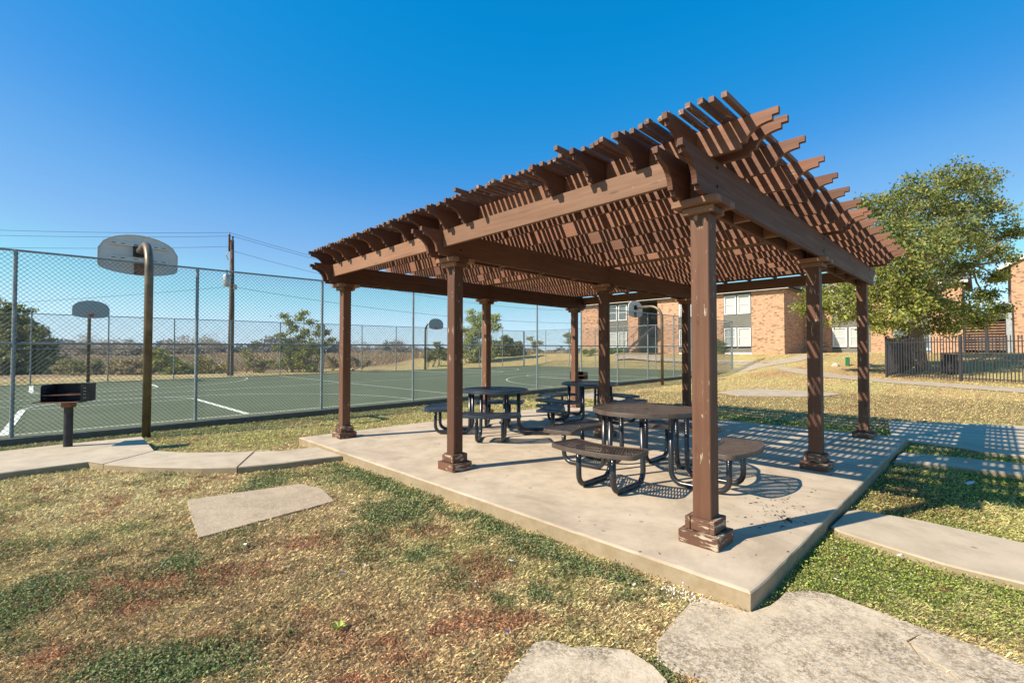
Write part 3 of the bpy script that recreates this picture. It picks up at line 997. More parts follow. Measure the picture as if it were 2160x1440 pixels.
B0, B1 = -.56, PB[2] + .56
for a in PA:
    for s_ in (-1, 1):
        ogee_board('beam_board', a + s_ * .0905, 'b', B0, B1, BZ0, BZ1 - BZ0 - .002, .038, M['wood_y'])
    # blocking between the two boards
    for bb in (.80, 1.58, 2.36, 3.95, 4.7, 5.45):
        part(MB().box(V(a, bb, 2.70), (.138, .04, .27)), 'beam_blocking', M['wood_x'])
    for bb in PB:
        for zz in (2.655, 2.795):
            for s_ in (-1, 1):
                part(MB().tube([V(a + s_ * .108, bb - .0, zz), V(a + s_ * .119, bb, zz)], .012, 8), 'bolt', M['grill'])
# header boards tied in between the beams, near and far side
for bq in (-.250, PB[2] + .250):
    for a0, a1 in ((PA[0] + .1105, PA[1] - .1105), (PA[1] + .1105, PA[2] - .1105)):
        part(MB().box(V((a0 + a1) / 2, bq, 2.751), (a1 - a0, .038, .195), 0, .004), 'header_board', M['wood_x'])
# rafters
raf = []
for k, b in enumerate(PB):
    raf += [b - .0905, b + .0905]
raf += [PB[1] * t / 6 for t in range(1, 6)] + [PB[1] + (PB[2] - PB[1]) * t / 6 for t in range(1, 6)]
RA0, RA1 = -.565, PA[2] + .565
for b in raf:
    w = random.uniform(-.006, .006)
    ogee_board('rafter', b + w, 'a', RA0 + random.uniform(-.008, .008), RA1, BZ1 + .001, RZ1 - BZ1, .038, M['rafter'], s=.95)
# short rafter tails facing the near and the far side
tails = [.015, .405, .815, 1.27, 2.53, 2.87, 3.30, 3.70, 4.19, 4.55, 4.98, 5.44, 5.76, 6.22]
for a in tails:
    ogee_board('rafter_tail', a, 'b', -.565 + random.uniform(-.01, .01), -.1115, BZ1 + .001, RZ1 - BZ1 - .002, .038, M['wood_y'], (True, False), .95)
for k in range(14):
    a = .0 + k * 6.10 / 13
    ogee_board('rafter_tail', a, 'b', PB[2] + .1115, PB[2] + .565, BZ1 + .001, RZ1 - BZ1 - .002, .038, M['wood_y'], (False, True), .95)
# soffit strip between the doubled rafters
for b in PB:
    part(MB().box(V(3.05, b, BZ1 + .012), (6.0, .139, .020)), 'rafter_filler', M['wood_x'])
# slats, each in two lengths butted over the middle rafters, a few lost or slipped
rs = random.Random(5)
lost = {(9, 1), (20, 1), (33, 0), (34, 0), (47, 1), (61, 1), (62, 1), (72, 0), (80, 0), (81, 0)}
short_gap = {12, 26, 41, 55, 68, 77}
nsl = 91
for k in range(nsl):
    a0 = -.345 + k * .0755
    for seg in (0, 1):
        if (k, seg) in lost: continue
        aj = a0 + rs.uniform(-.007, .007)
        if k in short_gap and seg == 0: aj += .026
        if seg == 0:
            s0 = -.475 + rs.uniform(-.03, .03) - (.13 if k in (17, 35) else 0); s1 = PB[1] - .004
        else:
            s0 = PB[1] + .004; s1 = PB[2] + .475 + rs.uniform(-.03, .03)
        da = rs.uniform(-.012, .012)
        dz = rs.uniform(0, .003)
        mb = MB().bar(V(aj, s0, RZ1 + .019 + dz), V(aj + da, s1, RZ1 + .019 + dz), .036, .036)
        part(mb, 'slat', M['slat'])
    # (short bits left where a slat broke away)
    if (k, 0) in lost:
        part(MB().bar(V(a0, -.47, RZ1 + .019), V(a0 + .01, .62, RZ1 + .019), .036, .036), 'slat', M['slat'])

# ---------------------------------------------------------------- picnic tables
def circle_poly(r, n=48):
    return [(r * math.cos(2 * math.pi * k / n), r * math.sin(2 * math.pi * k / n)) for k in range(n)]
def seat_poly(ri=.83, ro=1.235, h0=32, h1=24):
    P = []
    for t in np.linspace(-h0, h0, 14): P.append((ri * math.sin(R(t)), ri * math.cos(R(t))))
    P = P[::-1]
    # rounded ends
    for t in np.linspace(-h1, h1, 14): P.append((ro * math.sin(R(t)), ro * math.cos(R(t))))
    out = []
    n = len(P)
    for k in range(n):
        p0, p1, p2 = np.array(P[k - 1]), np.array(P[k]), np.array(P[(k + 1) % n])
        d0 = (p0 - p1); d2 = (p2 - p1)
        l0, l2 = np.hypot(*d0), np.hypot(*d2)
        cosang = abs(np.dot(d0, d2) / (l0 * l2))
        if cosang < .93:
            rr = min(.09, l0 * .45, .09)
            q0 = p1 + d0 / l0 * min(.09, l0 * .9); q2 = p1 + d2 / l2 * min(.09, l2 * .9)
            for t in np.linspace(0, 1, 6): out.append(tuple((1 - t) ** 2 * q0 + 2 * t * (1 - t) * p1 + t * t * q2))
        else: out.append(tuple(p1))
    return out
def clip_line(poly, p, d):
    """segments of the line p + t d inside the polygon"""
    ts = []
    n = len(poly)
    nx, ny = -d[1], d[0]
    for k in range(n):
        x0, y0 = poly[k]; x1, y1 = poly[(k + 1) % n]
        s0 = (x0 - p[0]) * nx + (y0 - p[1]) * ny; s1 = (x1 - p[0]) * nx + (y1 - p[1]) * ny
        if (s0 > 0) != (s1 > 0):
            f = s0 / (s0 - s1)
            x, y = x0 + (x1 - x0) * f, y0 + (y1 - y0) * f
            ts.append((x - p[0]) * d[0] + (y - p[1]) * d[1])
    ts.sort()
    return [(ts[k], ts[k + 1]) for k in range(0, len(ts) - 1, 2)]
def expanded(poly, z, main=0.0, sp=.029, half=7):
    """expanded metal sheet: two families of flattened strands crossing at a shallow angle"""
    mb = MB()
    xs = [p[0] for p in poly]; ys = [p[1] for p in poly]
    cx, cy = (min(xs) + max(xs)) / 2, (min(ys) + max(ys)) / 2
    rad = max(max(xs) - min(xs), max(ys) - min(ys)) * .75
    for sgn in (-1, 1):
        ang = R(main) + sgn * R(half)
        d = (math.cos(ang), math.sin(ang)); nrm = (-d[1], d[0])
        n = int(rad / sp)
        for k in range(-n, n + 1):
            p = (cx + nrm[0] * k * sp, cy + nrm[1] * k * sp)
            for t0, t1 in clip_line(poly, p, d):
                if t1 - t0 < .01: continue
                mb.bar((p[0] + d[0] * t0, p[1] + d[1] * t0, z - .004 + sgn * .0007), (p[0] + d[0] * t1, p[1] + d[1] * t1, z - .004 + sgn * .0007), .0064, .0085)
    return mb
def rim(poly, z, h=.040, w=.017):
    """rolled steel edge round the sheet"""
    n = len(poly)
    # outward normals
    area = sum(poly[k][0] * poly[(k + 1) % n][1] - poly[(k + 1) % n][0] * poly[k][1] for k in range(n))
    sg = 1 if area > 0 else -1
    prof = [(-w, .001), (-.004, .004), (.001, .001), (.003, -.005), (.003, -h), (-.002, -h), (-.002, -.006), (-w, -.006)]
    vs = []
    for k in range(n):
        p0, p1, p2 = np.array(poly[k - 1]), np.array(poly[k]), np.array(poly[(k + 1) % n])
        t = p2 - p0; t = t / np.hypot(*t)
        nn = np.array([t[1], -t[0]]) * sg
        for u, dz in prof:
            q = p1 + nn * u
            vs.append((q[0], q[1], z + dz))
    m = len(prof); fs = []
    for k in range(n):
        k2 = (k + 1) % n
        for r_ in range(m):
            r2 = (r_ + 1) % m
            f = (k * m + r_, k2 * m + r_, k2 * m + r2, k * m + r2)
            fs.append(f if sg < 0 else f[::-1])
    return MB().add(vs, fs)

def table_parts(root, mtop):
    tz_, sz_ = .765, .455
    cp = circle_poly(.592)
    top = expanded(cp, tz_ - .004, 132, .034, 4).build('table_top', mtop, root)
    o = rim(cp, tz_, .044).build('rim', mtop, top); smooth_by_angle(o)
    ring = MB().tube([(.03 * math.cos(t), .03 * math.sin(t), tz_ - .004) for t in np.linspace(0, 2 * math.pi, 13)[:-1]], .006, 6, True)
    ring.build('umbrella_ring', mtop, top)
    # support bars under the top
    for k in range(4):
        t = k * math.pi / 2
        for s_ in (-1, 1):
            p = Vector((math.cos(t) * .40 - math.sin(t) * s_ * .205, math.sin(t) * .40 + math.cos(t) * s_ * .205, tz_ - .03))
            MB().bar(p, (p.x * .12, p.y * .12, tz_ - .03), .03, .006).build('support_bar', M['black_coat'], top)
    for k in range(4):
        t = k * math.pi / 2
        sp = [(x * math.cos(t) - y * math.sin(t), x * math.sin(t) + y * math.cos(t)) for x, y in seat_poly()]
        seat = expanded(sp, sz_ - .004, (132, 126, 108, 140)[k]).build('seat', mtop, root)
        o = rim(sp, sz_, .042).build('rim', mtop, seat); smooth_by_angle(o)
        rad = lambda r_, s_, z: (math.cos(t + math.pi / 2) * r_ - math.sin(t + math.pi / 2) * s_, math.sin(t + math.pi / 2) * r_ + math.cos(t + math.pi / 2) * s_, z)
        for s_ in (-.205, .205):
            MB().bar(rad(.85, s_ * 1.35, sz_ - .02), rad(1.20, s_ * .6, sz_ - .02), .03, .006).build('support_bar', M['black_coat'], seat)
        for s_ in (-.205, .205):
            pts = [rad(1.02, s_, sz_ - .012), rad(1.02, s_, .15)]
            for q_ in np.linspace(0, math.pi / 2, 6)[1:]: pts.append(rad(1.02 - .12 * (1 - math.cos(q_)), s_, .15 - .12 * math.sin(q_)))
            pts.append(rad(.54, s_, .030))
            for q_ in np.linspace(0, math.pi / 2, 6)[1:]: pts.append(rad(.54 - .12 * math.sin(q_), s_, .03 + .12 * (1 - math.cos(q_))))
            pts.append(rad(.42, s_ * .95, tz_ - .03))
            MB().tube(pts, .0285, 12).build('leg', M['black_coat'], root, smooth=True)

TG = 'round picnic tables under the pergola'
t1 = empty('picnic_table', V(1.335, 1.43, .001), R(2))
tag(t1, 'brown topped round picnic table nearest the camera', 'picnic table', TG)
table_parts(t1, M['top_brown'])
t2 = empty('picnic_table', V(4.66, 2.10, .001), R(43))
tag(t2, 'dark round picnic table behind the middle front post', 'picnic table', TG)
table_parts(t2, M['top_black'])
t3 = copy_tree(t2)
t3.location = V(4.55, 4.74, .001); t3.rotation_euler = (0, 0, R(-5))
tag(t3, 'dark round picnic table farthest back near the small grill', 'picnic table', TG)

# ---------------------------------------------------------------- park grills
def park_grill(loc, rz, label, s=1.0, h=.66):
    g = empty('park_grill', loc, rz)
    tag(g, label, 'grill', 'pedestal park grills')
    W, D, H = .50 * s, .40 * s, .265 * s
    MB().cyl((0, 0), .057 * s, -.05, h - .08, 20).build('pedestal', M['grill'], g, smooth=False)
    smooth_by_angle(g.children[-1])
    o = MB().cyl((0, 0), .10 * s, h - .085, h - .012, 6).build('collar', M['rust'], g)
    # front of the fire box faces local -y
    MB().box((0, -.01, h - .004), (W + .004, D + .03, .008)).build('tray', M['grill'], g)
    MB().box((0, -D / 2 - .045, h + .004), (W * .96, .09, .005)).build('shelf', M['rust'], g)
    for s_ in (-1, 1):
        prof = [(-D / 2, 0), (D / 2, 0), (D / 2, H), (-D / 2 + .03, H), (-D / 2 + .005, H - .02), (-D / 2, H - .05)]
        sd = MB().slabpoly(prof, (s_ * W / 2, 0, h), (0, 1, 0), (1, 0, 0), .005).build('side_panel', M['grill'], g)
        for k in range(4):
            MB().box((s_ * (W / 2 + .001), -D / 2 + .09, h + .06 + k * .05), (.007, .07, .012)).build('grate_slot', M['ceramic'], sd)
    MB().box((0, D / 2, h + H / 2), (W - .006, .005, H)).build('back_panel', M['grill'], g)
    MB().box((0, D / 2 - .05, h + H + .002), (W, .11, .004)).build('top_flange', M['grill'], g)
    gr = MB()
    for k in range(14):
        x = -W / 2 + .03 + k * (W - .06) / 13
        gr.bar((x, -D / 2 + .02, h + .11), (x, D / 2 - .02, h + .11), .008)
    gr.bar((-W / 2 + .01, -D / 2 + .02, h + .11), (W / 2 - .01, -D / 2 + .02, h + .11), .012)
    gr.build('cooking_grate', M['rust'], g)
    hd = MB().tube([(-W / 2 - .01, -D / 2 + .03, h + .02), (-W / 2 - .05, -D / 2 - .01, h + .01), (-W / 2 - .09, -D / 2 - .03, h)], .007, 6).build('handle', M['grill'], g)
    return g
park_grill(V(8.584, -3.324, WALK_T), R(90 - 28), 'black rusty pedestal grill on the left walk beside the chain link fence', 1.0, .70)
park_grill(V(7.45, 8.15, float(terr(7.45, 8.15))), R(75), 'small black pedestal grill seen past the far pergola post', .85, .72)

# ---------------------------------------------------------------- chain link fences
def chain_fence(label, p, q, nbay, H=3.42, posts_skip=(), z_of=None, mesh_pitch=.083, group='chain link fence runs round the court', thick=.0062, rail_lo=False):
    """p,q plan ends; posts at equal spacing"""
    root = empty('chain_link_fence', V(p[0], p[1], float(cz(p[1]))))
    neg = tuple(-c for c in root.location)
    tag(root, label, 'fence', group)
    P, Q = np.array(p, float), np.array(q, float)
    L = np.hypot(*(Q - P)); d = (Q - P) / L
    zb = (lambda pt: cz(pt[1]) + .0) if z_of is None else z_of
    pts = [P + (Q - P) * k / nbay for k in range(nbay + 1)]
    for k, pt in enumerate(pts):
        if k in posts_skip: continue
        z = zb(pt)
        r_ = .040 if k in (0, nbay) else .032
        mb = MB().tube([V(pt[0], pt[1], z - .15), V(pt[0], pt[1], z + H + .015)], r_, 10)
        o = mb.build('post', M['galv'], root, neg); smooth_by_angle(o)
        if k < nbay:
            nx = pts[k + 1]
            for hz, nm, rr in ((H, 'top_rail', .021), (H * .50, 'middle_rail', .021)) + (((.06, 'bottom_rail', .012),) if rail_lo else ()):
                z2 = zb(nx)
                o = MB().tube([V(pt[0], pt[1], z + hz), V(nx[0], nx[1], z2 + hz)], rr, 8).build(nm, M['galv'], root, neg); smooth_by_angle(o)
    # woven wire
    nn = np.array([-d[1], d[0]])
    z0a, z0b = zb(P), zb(Q)
    hgt = H - .02
    cnt = int((L + hgt) / mesh_pitch)
    segs = []
    for s_ in (1, -1):
        for k in range(-int(hgt / mesh_pitch) - 1, int(L / mesh_pitch) + 2):
            x0 = k * mesh_pitch
            # line u = x0 + h (s=1) or u = x0 + hgt - h (s=-1)
            if s_ == 1: h0 = max(.035, -x0); h1 = min(hgt, L - x0)
            else: h0 = max(.035, x0 + hgt - L); h1 = min(hgt, x0 + hgt)
            if h1 - h0 < .05: continue
            u0 = x0 + h0 if s_ == 1 else x0 + hgt - h0
            u1 = x0 + h1 if s_ == 1 else x0 + hgt - h1
            segs.append((u0, h0, u1, h1, s_))
    S_ = np.array(segs)
    def pt3(u, h, off):
        t = u / L
        a = P[0] + d[0] * u + nn[0] * off; b = P[1] + d[1] * u + nn[1] * off
        return np.stack([-a, b, z0a * (1 - t) + z0b * t + h], -1)
    w = thick / 2
    off = .030 + S_[:, 4] * .0022
    vs = []
    du = (S_[:, 2] - S_[:, 0]); dh = (S_[:, 3] - S_[:, 1]); ln = np.hypot(du, dh)
    px, ph = -dh / ln * w, du / ln * w
    for (u, h) in ((S_[:, 0], S_[:, 1]), (S_[:, 2], S_[:, 3])):
        vs += [pt3(u + px, h + ph, off - w * .58), pt3(u - px, h - ph, off - w * .58), pt3(u, h, off + w * 1.0)]
    vs = np.stack(vs, 1).reshape(-1, 3)
    n = len(S_); base = np.arange(n)[:, None] * 6
    fs = np.concatenate([base + np.array([[0, 1, 4, 3]]), base + np.array([[1, 2, 5, 4]]), base + np.array([[2, 0, 3, 5]])])
    me = fast_mesh('wire_mesh', vs, fs, M['wire'])
    o = new_obj('wire_mesh', me, None, root, neg)
    tag(o, kind='stuff')
    return root
chain_fence('tall galvanised chain link fence along the near side of the court', (11.0, -9.68), (11.0, 29.9), 14, 3.42)
chain_fence('tall chain link fence along the far side of the court before the dry field', (31.0, -9.9), (31.0, 29.9), 14, 3.42)
chain_fence('chain link fence closing the court end towards the brick building', (11.08, 29.93), (30.92, 29.93), 7, 3.42)

# ---------------------------------------------------------------- basketball hoops
def hoop(a_pole, b, s, zg, label):
    """s=+1: board hangs towards +a; the pole is a gooseneck pipe"""
    g = empty('basketball_hoop', V(a_pole, b, zg))
    tag(g, label, 'basketball hoop', 'gooseneck basketball hoops on the court')
    X = -s                       # local x direction of the arm
    court_z = cz(b) - zg
    ztop = court_z + 3.70
    pts = [(0, 0, -.1), (0, 0, ztop - .62)]
    for t in np.linspace(0, math.pi / 2, 9)[1:]: pts.append((X * .62 * (1 - math.cos(t)), 0, ztop - .62 + .62 * math.sin(t)))
    pts.append((X * 1.42, 0, ztop))
    MB().tube(pts, .071, 16).build('gooseneck_pole', M['gold_pipe'], g, smooth=True)
    bx = X * 1.50
    zc = court_z + 3.60
    # fan shaped board
    hw = .685
    prof = []
    for y, z in ((-hw, .10), (-hw, -.22), (-.665, -.275), (-.60, -.315), (-.42, -.365), (-.2, -.395), (0, -.405), (.2, -.395), (.42, -.365), (.60, -.315), (.665, -.275), (hw, -.22), (hw, .10)): prof.append((y, z))
    arc = []
    for t in np.linspace(0, 1, 17):
        x = hw - 2 * hw * t
        arc.append((x, .10 + .36 * max(0, 1 - (x / hw) ** 2) ** .56))
    prof += arc[1:-1]
    prof = [(u, z + zc) for u, z in prof]
    o = MB().slabpoly(prof, (bx, 0, 0), (0, 1, 0), (1, 0, 0), .012).build('backboard', M['board_front'], g)
    # turned edge and rear face pieces
    n = len(prof)
    vs = []
    for u, z in prof:
        for du, dx in ((1.0, -.006), (1.0, -.035), (.985, -.035), (.985, -.006)):
            vs.append((bx + X * dx, u * du, zc + (z - zc) * du))
    fs = []
    for k in range(n):
        k2 = (k + 1) % n
        for r_ in range(4):
            fs.append((k * 4 + r_, k2 * 4 + r_, k2 * 4 + (r_ + 1) % 4, k * 4 + (r_ + 1) % 4))
    MB().add(vs, fs).build('turned_edge', M['board_back'], o)
    prof2 = [(u * .984, zc + (z - zc) * .984) for u, z in prof]
    MB().slabpoly(prof2, (bx - X * .008, 0, 0), (0, 1, 0), (1, 0, 0), .003).build('rear_sheet', M['board_back'], o)
    for zz in (.24, -.07):
        ch = MB().box((bx - X * .032, 0, zc + zz), (.04, 1.0, .085), 0, .004).build('mounting_channel', M['board_back'], o)
        for yy in (-.43, -.28, -.06, .10, .28, .42):
            MB().box((bx - X * .0545, yy, zc + zz), (.006, .07, .014)).build('slot', M['dark_void'], o)
    MB().box((bx - X * .03, -.0, zc - .25), (.03, .17, .30)).build('rusty_bracket', M['rust'], o)
    MB().box((bx - X * .06, 0, ztop), (.05, .22, .22)).build('mount_plate', M['grill'], g)
    rimz = zc - .23
    rr = .229
    cx = bx + X * (.15 + rr)
    MB().tube([(cx + rr * math.cos(t), rr * math.sin(t), rimz) for t in np.linspace(0, 2 * math.pi, 25)[:-1]], .0095, 6, True).build('rim', M['red_paint'], g, smooth=True)
    MB().bar((bx, -.07, rimz), (bx + X * .16, -.07, rimz), .02).bar((bx, .07, rimz), (bx + X * .16, .07, rimz), .02).box((bx + X * .01, 0, rimz - .04), (.012, .18, .14)).build('rim_bracket', M['red_paint'], g)
    return g
hoop(9.89, -2.2, 1, float(terr(9.89, -2.2)), 'tall bronze gooseneck hoop beside the left walk, back of its fan board facing us')
hoop(9.92, 18.05, 1, float(terr(9.92, 18.05)), 'gooseneck hoop in front of the brick building stairwell')
hoop(30.75, -2.15, -1, cz(-2.15), 'far hoop with grey fan board facing us on the left of the court')
hoop(30.75, 18.2, -1, cz(18.2), 'far hoop with small grey fan board seen between the pergola posts')

# ---------------------------------------------------------------- utility pole and lines
UP = np.array([36.2, 5.55]); UZ = float(terr(*UP))
up = empty('utility_pole', V(UP[0], UP[1], UZ))
tag(up, 'brown wooden utility pole with a grey transformer can beyond the court', 'utility pole')
UH = 9.6
MB().tube([(0, 0, -.3), (.05, .03, UH * .5), (0, 0, UH)], [.21, .17, .13], 12).build('shaft', M['pole_wood'], up, smooth=True)
MB().box((.16, -.20, UH - .25), (.09, .12, 1.2)).build('riser_bracket', M['pole_wood'], up)
MB().tube([(0, .05, UH), (0, .05, UH + .28)], [.04, .07], 8).build('insulator', M['dark_void'], up)
MB().tube([(.16, -.2, UH + .33), (.16, -.2, UH + .46)], [.03, .06], 8).build('insulator', M['ceramic'], up)
MB().tube([(.25, -.30, UH - .95), (.30, -.42, UH - 1.15), (.26, -.28, UH - 1.5)], .035, 8).build('fuse_cutout', M['ceramic'], up)
tf = MB().tube([(.33, -.36, UH - 3.35), (.33, -.36, UH - 3.25), (.33, -.36, UH - 2.62), (.33, -.36, UH - 2.55)], [.20, .24, .24, .20], 16).build('transformer', M['ceramic'], up)
smooth_by_angle(tf)
MB().tube([(.33, -.36, UH - 2.55), (.33, -.36, UH - 2.2)], [.035, .05], 8).build('bushing', M['dark_void'], tf)
MB().bar((.1, -.1, UH - 2.9), (.28, -.3, UH - 2.9), .06).build('hanger', M['galv'], up)
mt = MB().tube([(.06, .18, UH - 3.5), (.06, .18, UH - 3.15)], .17, 12).build('meter_can', M['ceramic'], up)
def wire(p, q, sag, label, r_=.011):
    P, Q = Vector(p), Vector(q)
    pts = []
    for t in np.linspace(0, 1, 25):
        v = P.lerp(Q, t); v.z -= sag * 4 * t * (1 - t); pts.append(v)
    o = MB().tube(pts, r_, 5).build('power_line', M['cable'])
    tag(o, label, 'power line', 'overhead power lines')
tp = Vector(V(UP[0], UP[1], UZ + UH))
L_ = Vector(V(62, -38, UZ + UH)); Rr_ = Vector(V(22.0, 62, UZ + UH + 1.5))
wire(tp + Vector((.16, -.2, .48)), L_ + Vector((0, 0, 1.6)), 1.2, 'topmost of the overhead lines left of the utility pole')
wire(tp + Vector((0, .05, .3)), L_ + Vector((0, 0, 1.0)), 1.2, 'middle of the three overhead lines left of the utility pole')
wire(tp + Vector((0, 0, -.45)), L_ + Vector((0, 0, .1)), 1.2, 'lower overhead line left of the utility pole')
wire(tp + Vector((.16, -.2, .48)), Rr_ + Vector((0, 0, .9)), 3.8, 'topmost overhead line sagging right of the utility pole')
wire(tp + Vector((0, .05, .3)), Rr_ + Vector((0, 0, .2)), 3.6, 'middle overhead line sagging right of the utility pole')
wire(tp + Vector((0, 0, -.75)), Rr_ + Vector((0, 0, -.9)), 3.6, 'lowest upper line sagging right of the utility pole')
wire(tp + Vector((0, 0, -3.3)), Vector(V(20, 64, 7.5)), 2.4, 'low service line running right below the transformer', .013)
wire(tp + Vector((0, 0, -3.3)), L_ + Vector((0, 0, -6.2)), 1.0, 'low service line running left below the transformer', .010)

# ---------------------------------------------------------------- black picket fence
bf = empty('picket_fence', V(1.85, 23.55, float(terr(1.85, 23.55))))
tag(bf, 'black steel picket fence with square posts around the big tree', 'fence')
bneg = tuple(-c for c in bf.location)
def picket_run(p, q, H=1.83, posts=(), sp=.105):
    P, Q = np.array(p, float), np.array(q, float)
    L = np.hypot(*(Q - P)); d = (Q - P) / L
    n = int(L / sp)
    me = None
    rz = math.atan2(d[1], -d[0])
    for k in range(n + 1):
        pt = P + d * k * sp
        z = float(terr(*pt))
        if me is None:
            me_o = MB().box((0, 0, H / 2 + .03), (.026, .026, H - .06)).build('picket', M['fence_black'], bf)
            me = me_o.data; o = me_o
        else:
            o = new_obj('picket', me, None, bf)
        o.location = Vector(V(pt[0], pt[1], z)) + Vector(bneg)
        o.rotation_euler = (0, 0, rz)
    m = max(2, int(L / 2.4) + 1)
    bounds = np.linspace(0, L, m)
    for k in range(m):
        pt = P + d * bounds[k]
        z = float(terr(*pt))
        MB().box(V(pt[0], pt[1], z + H / 2 + .02), (.075, .075, H + .10), rz, .004).build('fence_post', M['fence_black'], bf, bneg)
        if k < m - 1:
            p2 = P + d * bounds[k + 1]; z2 = float(terr(*p2))
            for hz in (.14, H - .22):
                MB().bar(V(pt[0], pt[1], z + hz), V(p2[0], p2[1], z2 + hz), .028, .034).build('rail', M['fence_black'], bf, bneg)
picket_run((1.88, 23.6), (-5.6, 19.9), 1.80)
picket_run((1.88, 23.7), (1.35, 29.6), 1.80, sp=.13)

# ---------------------------------------------------------------- brick building
def building(name, label, base):
    g = empty(name, base)
    tag(g, label, 'apartment building')
    return g, tuple(-c for c in base)
ZB, ZE = 1.36, 6.46
bl, bneg2 = building('apartment_building', 'two storey tan brick apartment building with grey siding bays and white windows', V(20, 38, ZB))
def wallbox(a0, a1, b0, b1, z0, z1, mat, name='wall', par=bl, neg=bneg2):
    return MB().box(V((a0 + a1) / 2, (b0 + b1) / 2, (z0 + z1) / 2), (abs(a1 - a0), abs(b1 - b0), z1 - z0)).build(name, mat, par, neg)
def siding_bay(a0, a1, b, z0, z1, par, neg, holes=()):
    """lap siding boards, each a wedge"""
    mb = MB()
    z = z0; h = .18
    while z < z1 - .01:
        zt_ = min(z + h, z1)
        spans = [(a0, a1)]
        for (ha0, ha1, hz0, hz1) in holes:
            if zt_ > hz0 + .01 and z < hz1 - .01:
                ns = []
                for s0, s1 in spans:
                    if ha1 <= s0 or ha0 >= s1: ns.append((s0, s1)); continue
                    if ha0 > s0: ns.append((s0, ha0))
                    if ha1 < s1: ns.append((ha1, s1))
                spans = ns
        for s0, s1 in spans:
            vs = [V(s0, b - .025, z), V(s1, b - .025, z), V(s1, b - .008, zt_), V(s0, b - .008, zt_), V(s0, b + .10, z), V(s1, b + .10, z), V(s1, b + .10, zt_), V(s0, b + .10, zt_)]
            mb.add(vs, [(0, 1, 2, 3)[::-1], (4, 5, 6, 7), (0, 4, 5, 1)[::-1], (3, 2, 6, 7)[::-1], (0, 3, 7, 4)[::-1], (1, 5, 6, 2)[::-1]])
        z += h
    o = mb.build('siding', M['siding'], par, neg)
    tag(o, kind='stuff')
def window(a0, a1, z0, z1, b, par, neg, pane='pane_blind', frame='white_paint', bars=False):
    w = .085
    f = MB()
    f.box(V((a0 + a1) / 2, b - .03, z0 + w / 2), (a1 - a0, .11, w)).box(V((a0 + a1) / 2, b - .03, z1 - w / 2), (a1 - a0, .11, w))
    f.box(V(a0 + w / 2, b - .03, (z0 + z1) / 2), (w, .108, z1 - z0 - 2 * w)).box(V(a1 - w / 2, b - .03, (z0 + z1) / 2), (w, .108, z1 - z0 - 2 * w))
    fo = f.build('window', M[frame], par, neg)
    MB().box(V((a0 + a1) / 2, b + .005, (z0 + z1) / 2), (a1 - a0 - 2 * w, .012, z1 - z0 - 2 * w)).build('pane', M[pane], fo)
    MB().box(V((a0 + a1) / 2, b - .025, (z0 + z1) / 2 + .02), (a1 - a0 - 2 * w, .035, .045)).build('sash_bar', M[frame if frame == 'white_paint' else frame], fo)
    if bars:
        for k in range(7):
            x = a0 + w + (a1 - a0 - 2 * w) * (k + .5) / 7
            MB().box(V(x, b - .008, (z0 + z1) / 2), (.03, .01, z1 - z0 - 2 * w - .05)).build('blind_slat', M['galv'], fo)
    # bring window children along with the wall frame
    return fo
Bf = 38.0
D = .40
bays = [(24.2, 26.55), (15.35, 18.85), (12.48, 14.75)]
# brick piers between the bays and the stair opening (21.0 - 23.05)
for a0, a1 in ((26.55, 30.05), (23.05, 24.2), (18.85, 20.95), (14.75, 15.35), (10.04, 12.48)):
    wallbox(a0, a1, Bf, Bf + D, ZB - .3, ZE, M['brick_x'])
wallbox(29.65, 30.04, Bf + D, Bf + 11, ZB - .3, ZE, M['brick_y'])
wallbox(10.05, 10.44, Bf + D, Bf + 5.6, ZB - .3, ZE, M['brick_y'])
wallbox(10.44, 29.65, Bf + 10.6, Bf + 11, ZB - .3, ZE, M['brick_x'])
wlo = (1.92, 3.50); whi = (4.66, 6.25)
for (a0, a1), wins in zip(bays, (((24.32, 25.30), (25.48, 26.5)), ((17.80, 18.80), (16.7, 17.65)), ((12.56, 13.58), (13.70, 14.70)))):
    holes = [(w0, w1, z0, z1) for (w0, w1) in wins for (z0, z1) in (wlo, whi)]
    siding_bay(a0, a1, Bf + .06, ZB + .05, ZE - .02, bl, bneg2, holes)
    wallbox(a0, a1, Bf + .03, Bf + .20, ZB - .3, ZB + .045, M['white_paint'], 'sill_board')
    for wi, (w0, w1) in enumerate(wins):
        for (z0, z1), up_ in ((wlo, 0), (whi, 1)):
            dark = (a0 > 24 and up_)
            window(w0, w1, z0, z1, Bf + .06, bl, bneg2, 'pane_dark' if dark else 'pane_blind', bars=(a0 < 13 and not up_ and wi == 1) or dark)
    wallbox(a0, a1, Bf + .3, Bf + .4, ZB, ZE - .01, M['dark_void'], 'bay_backing')
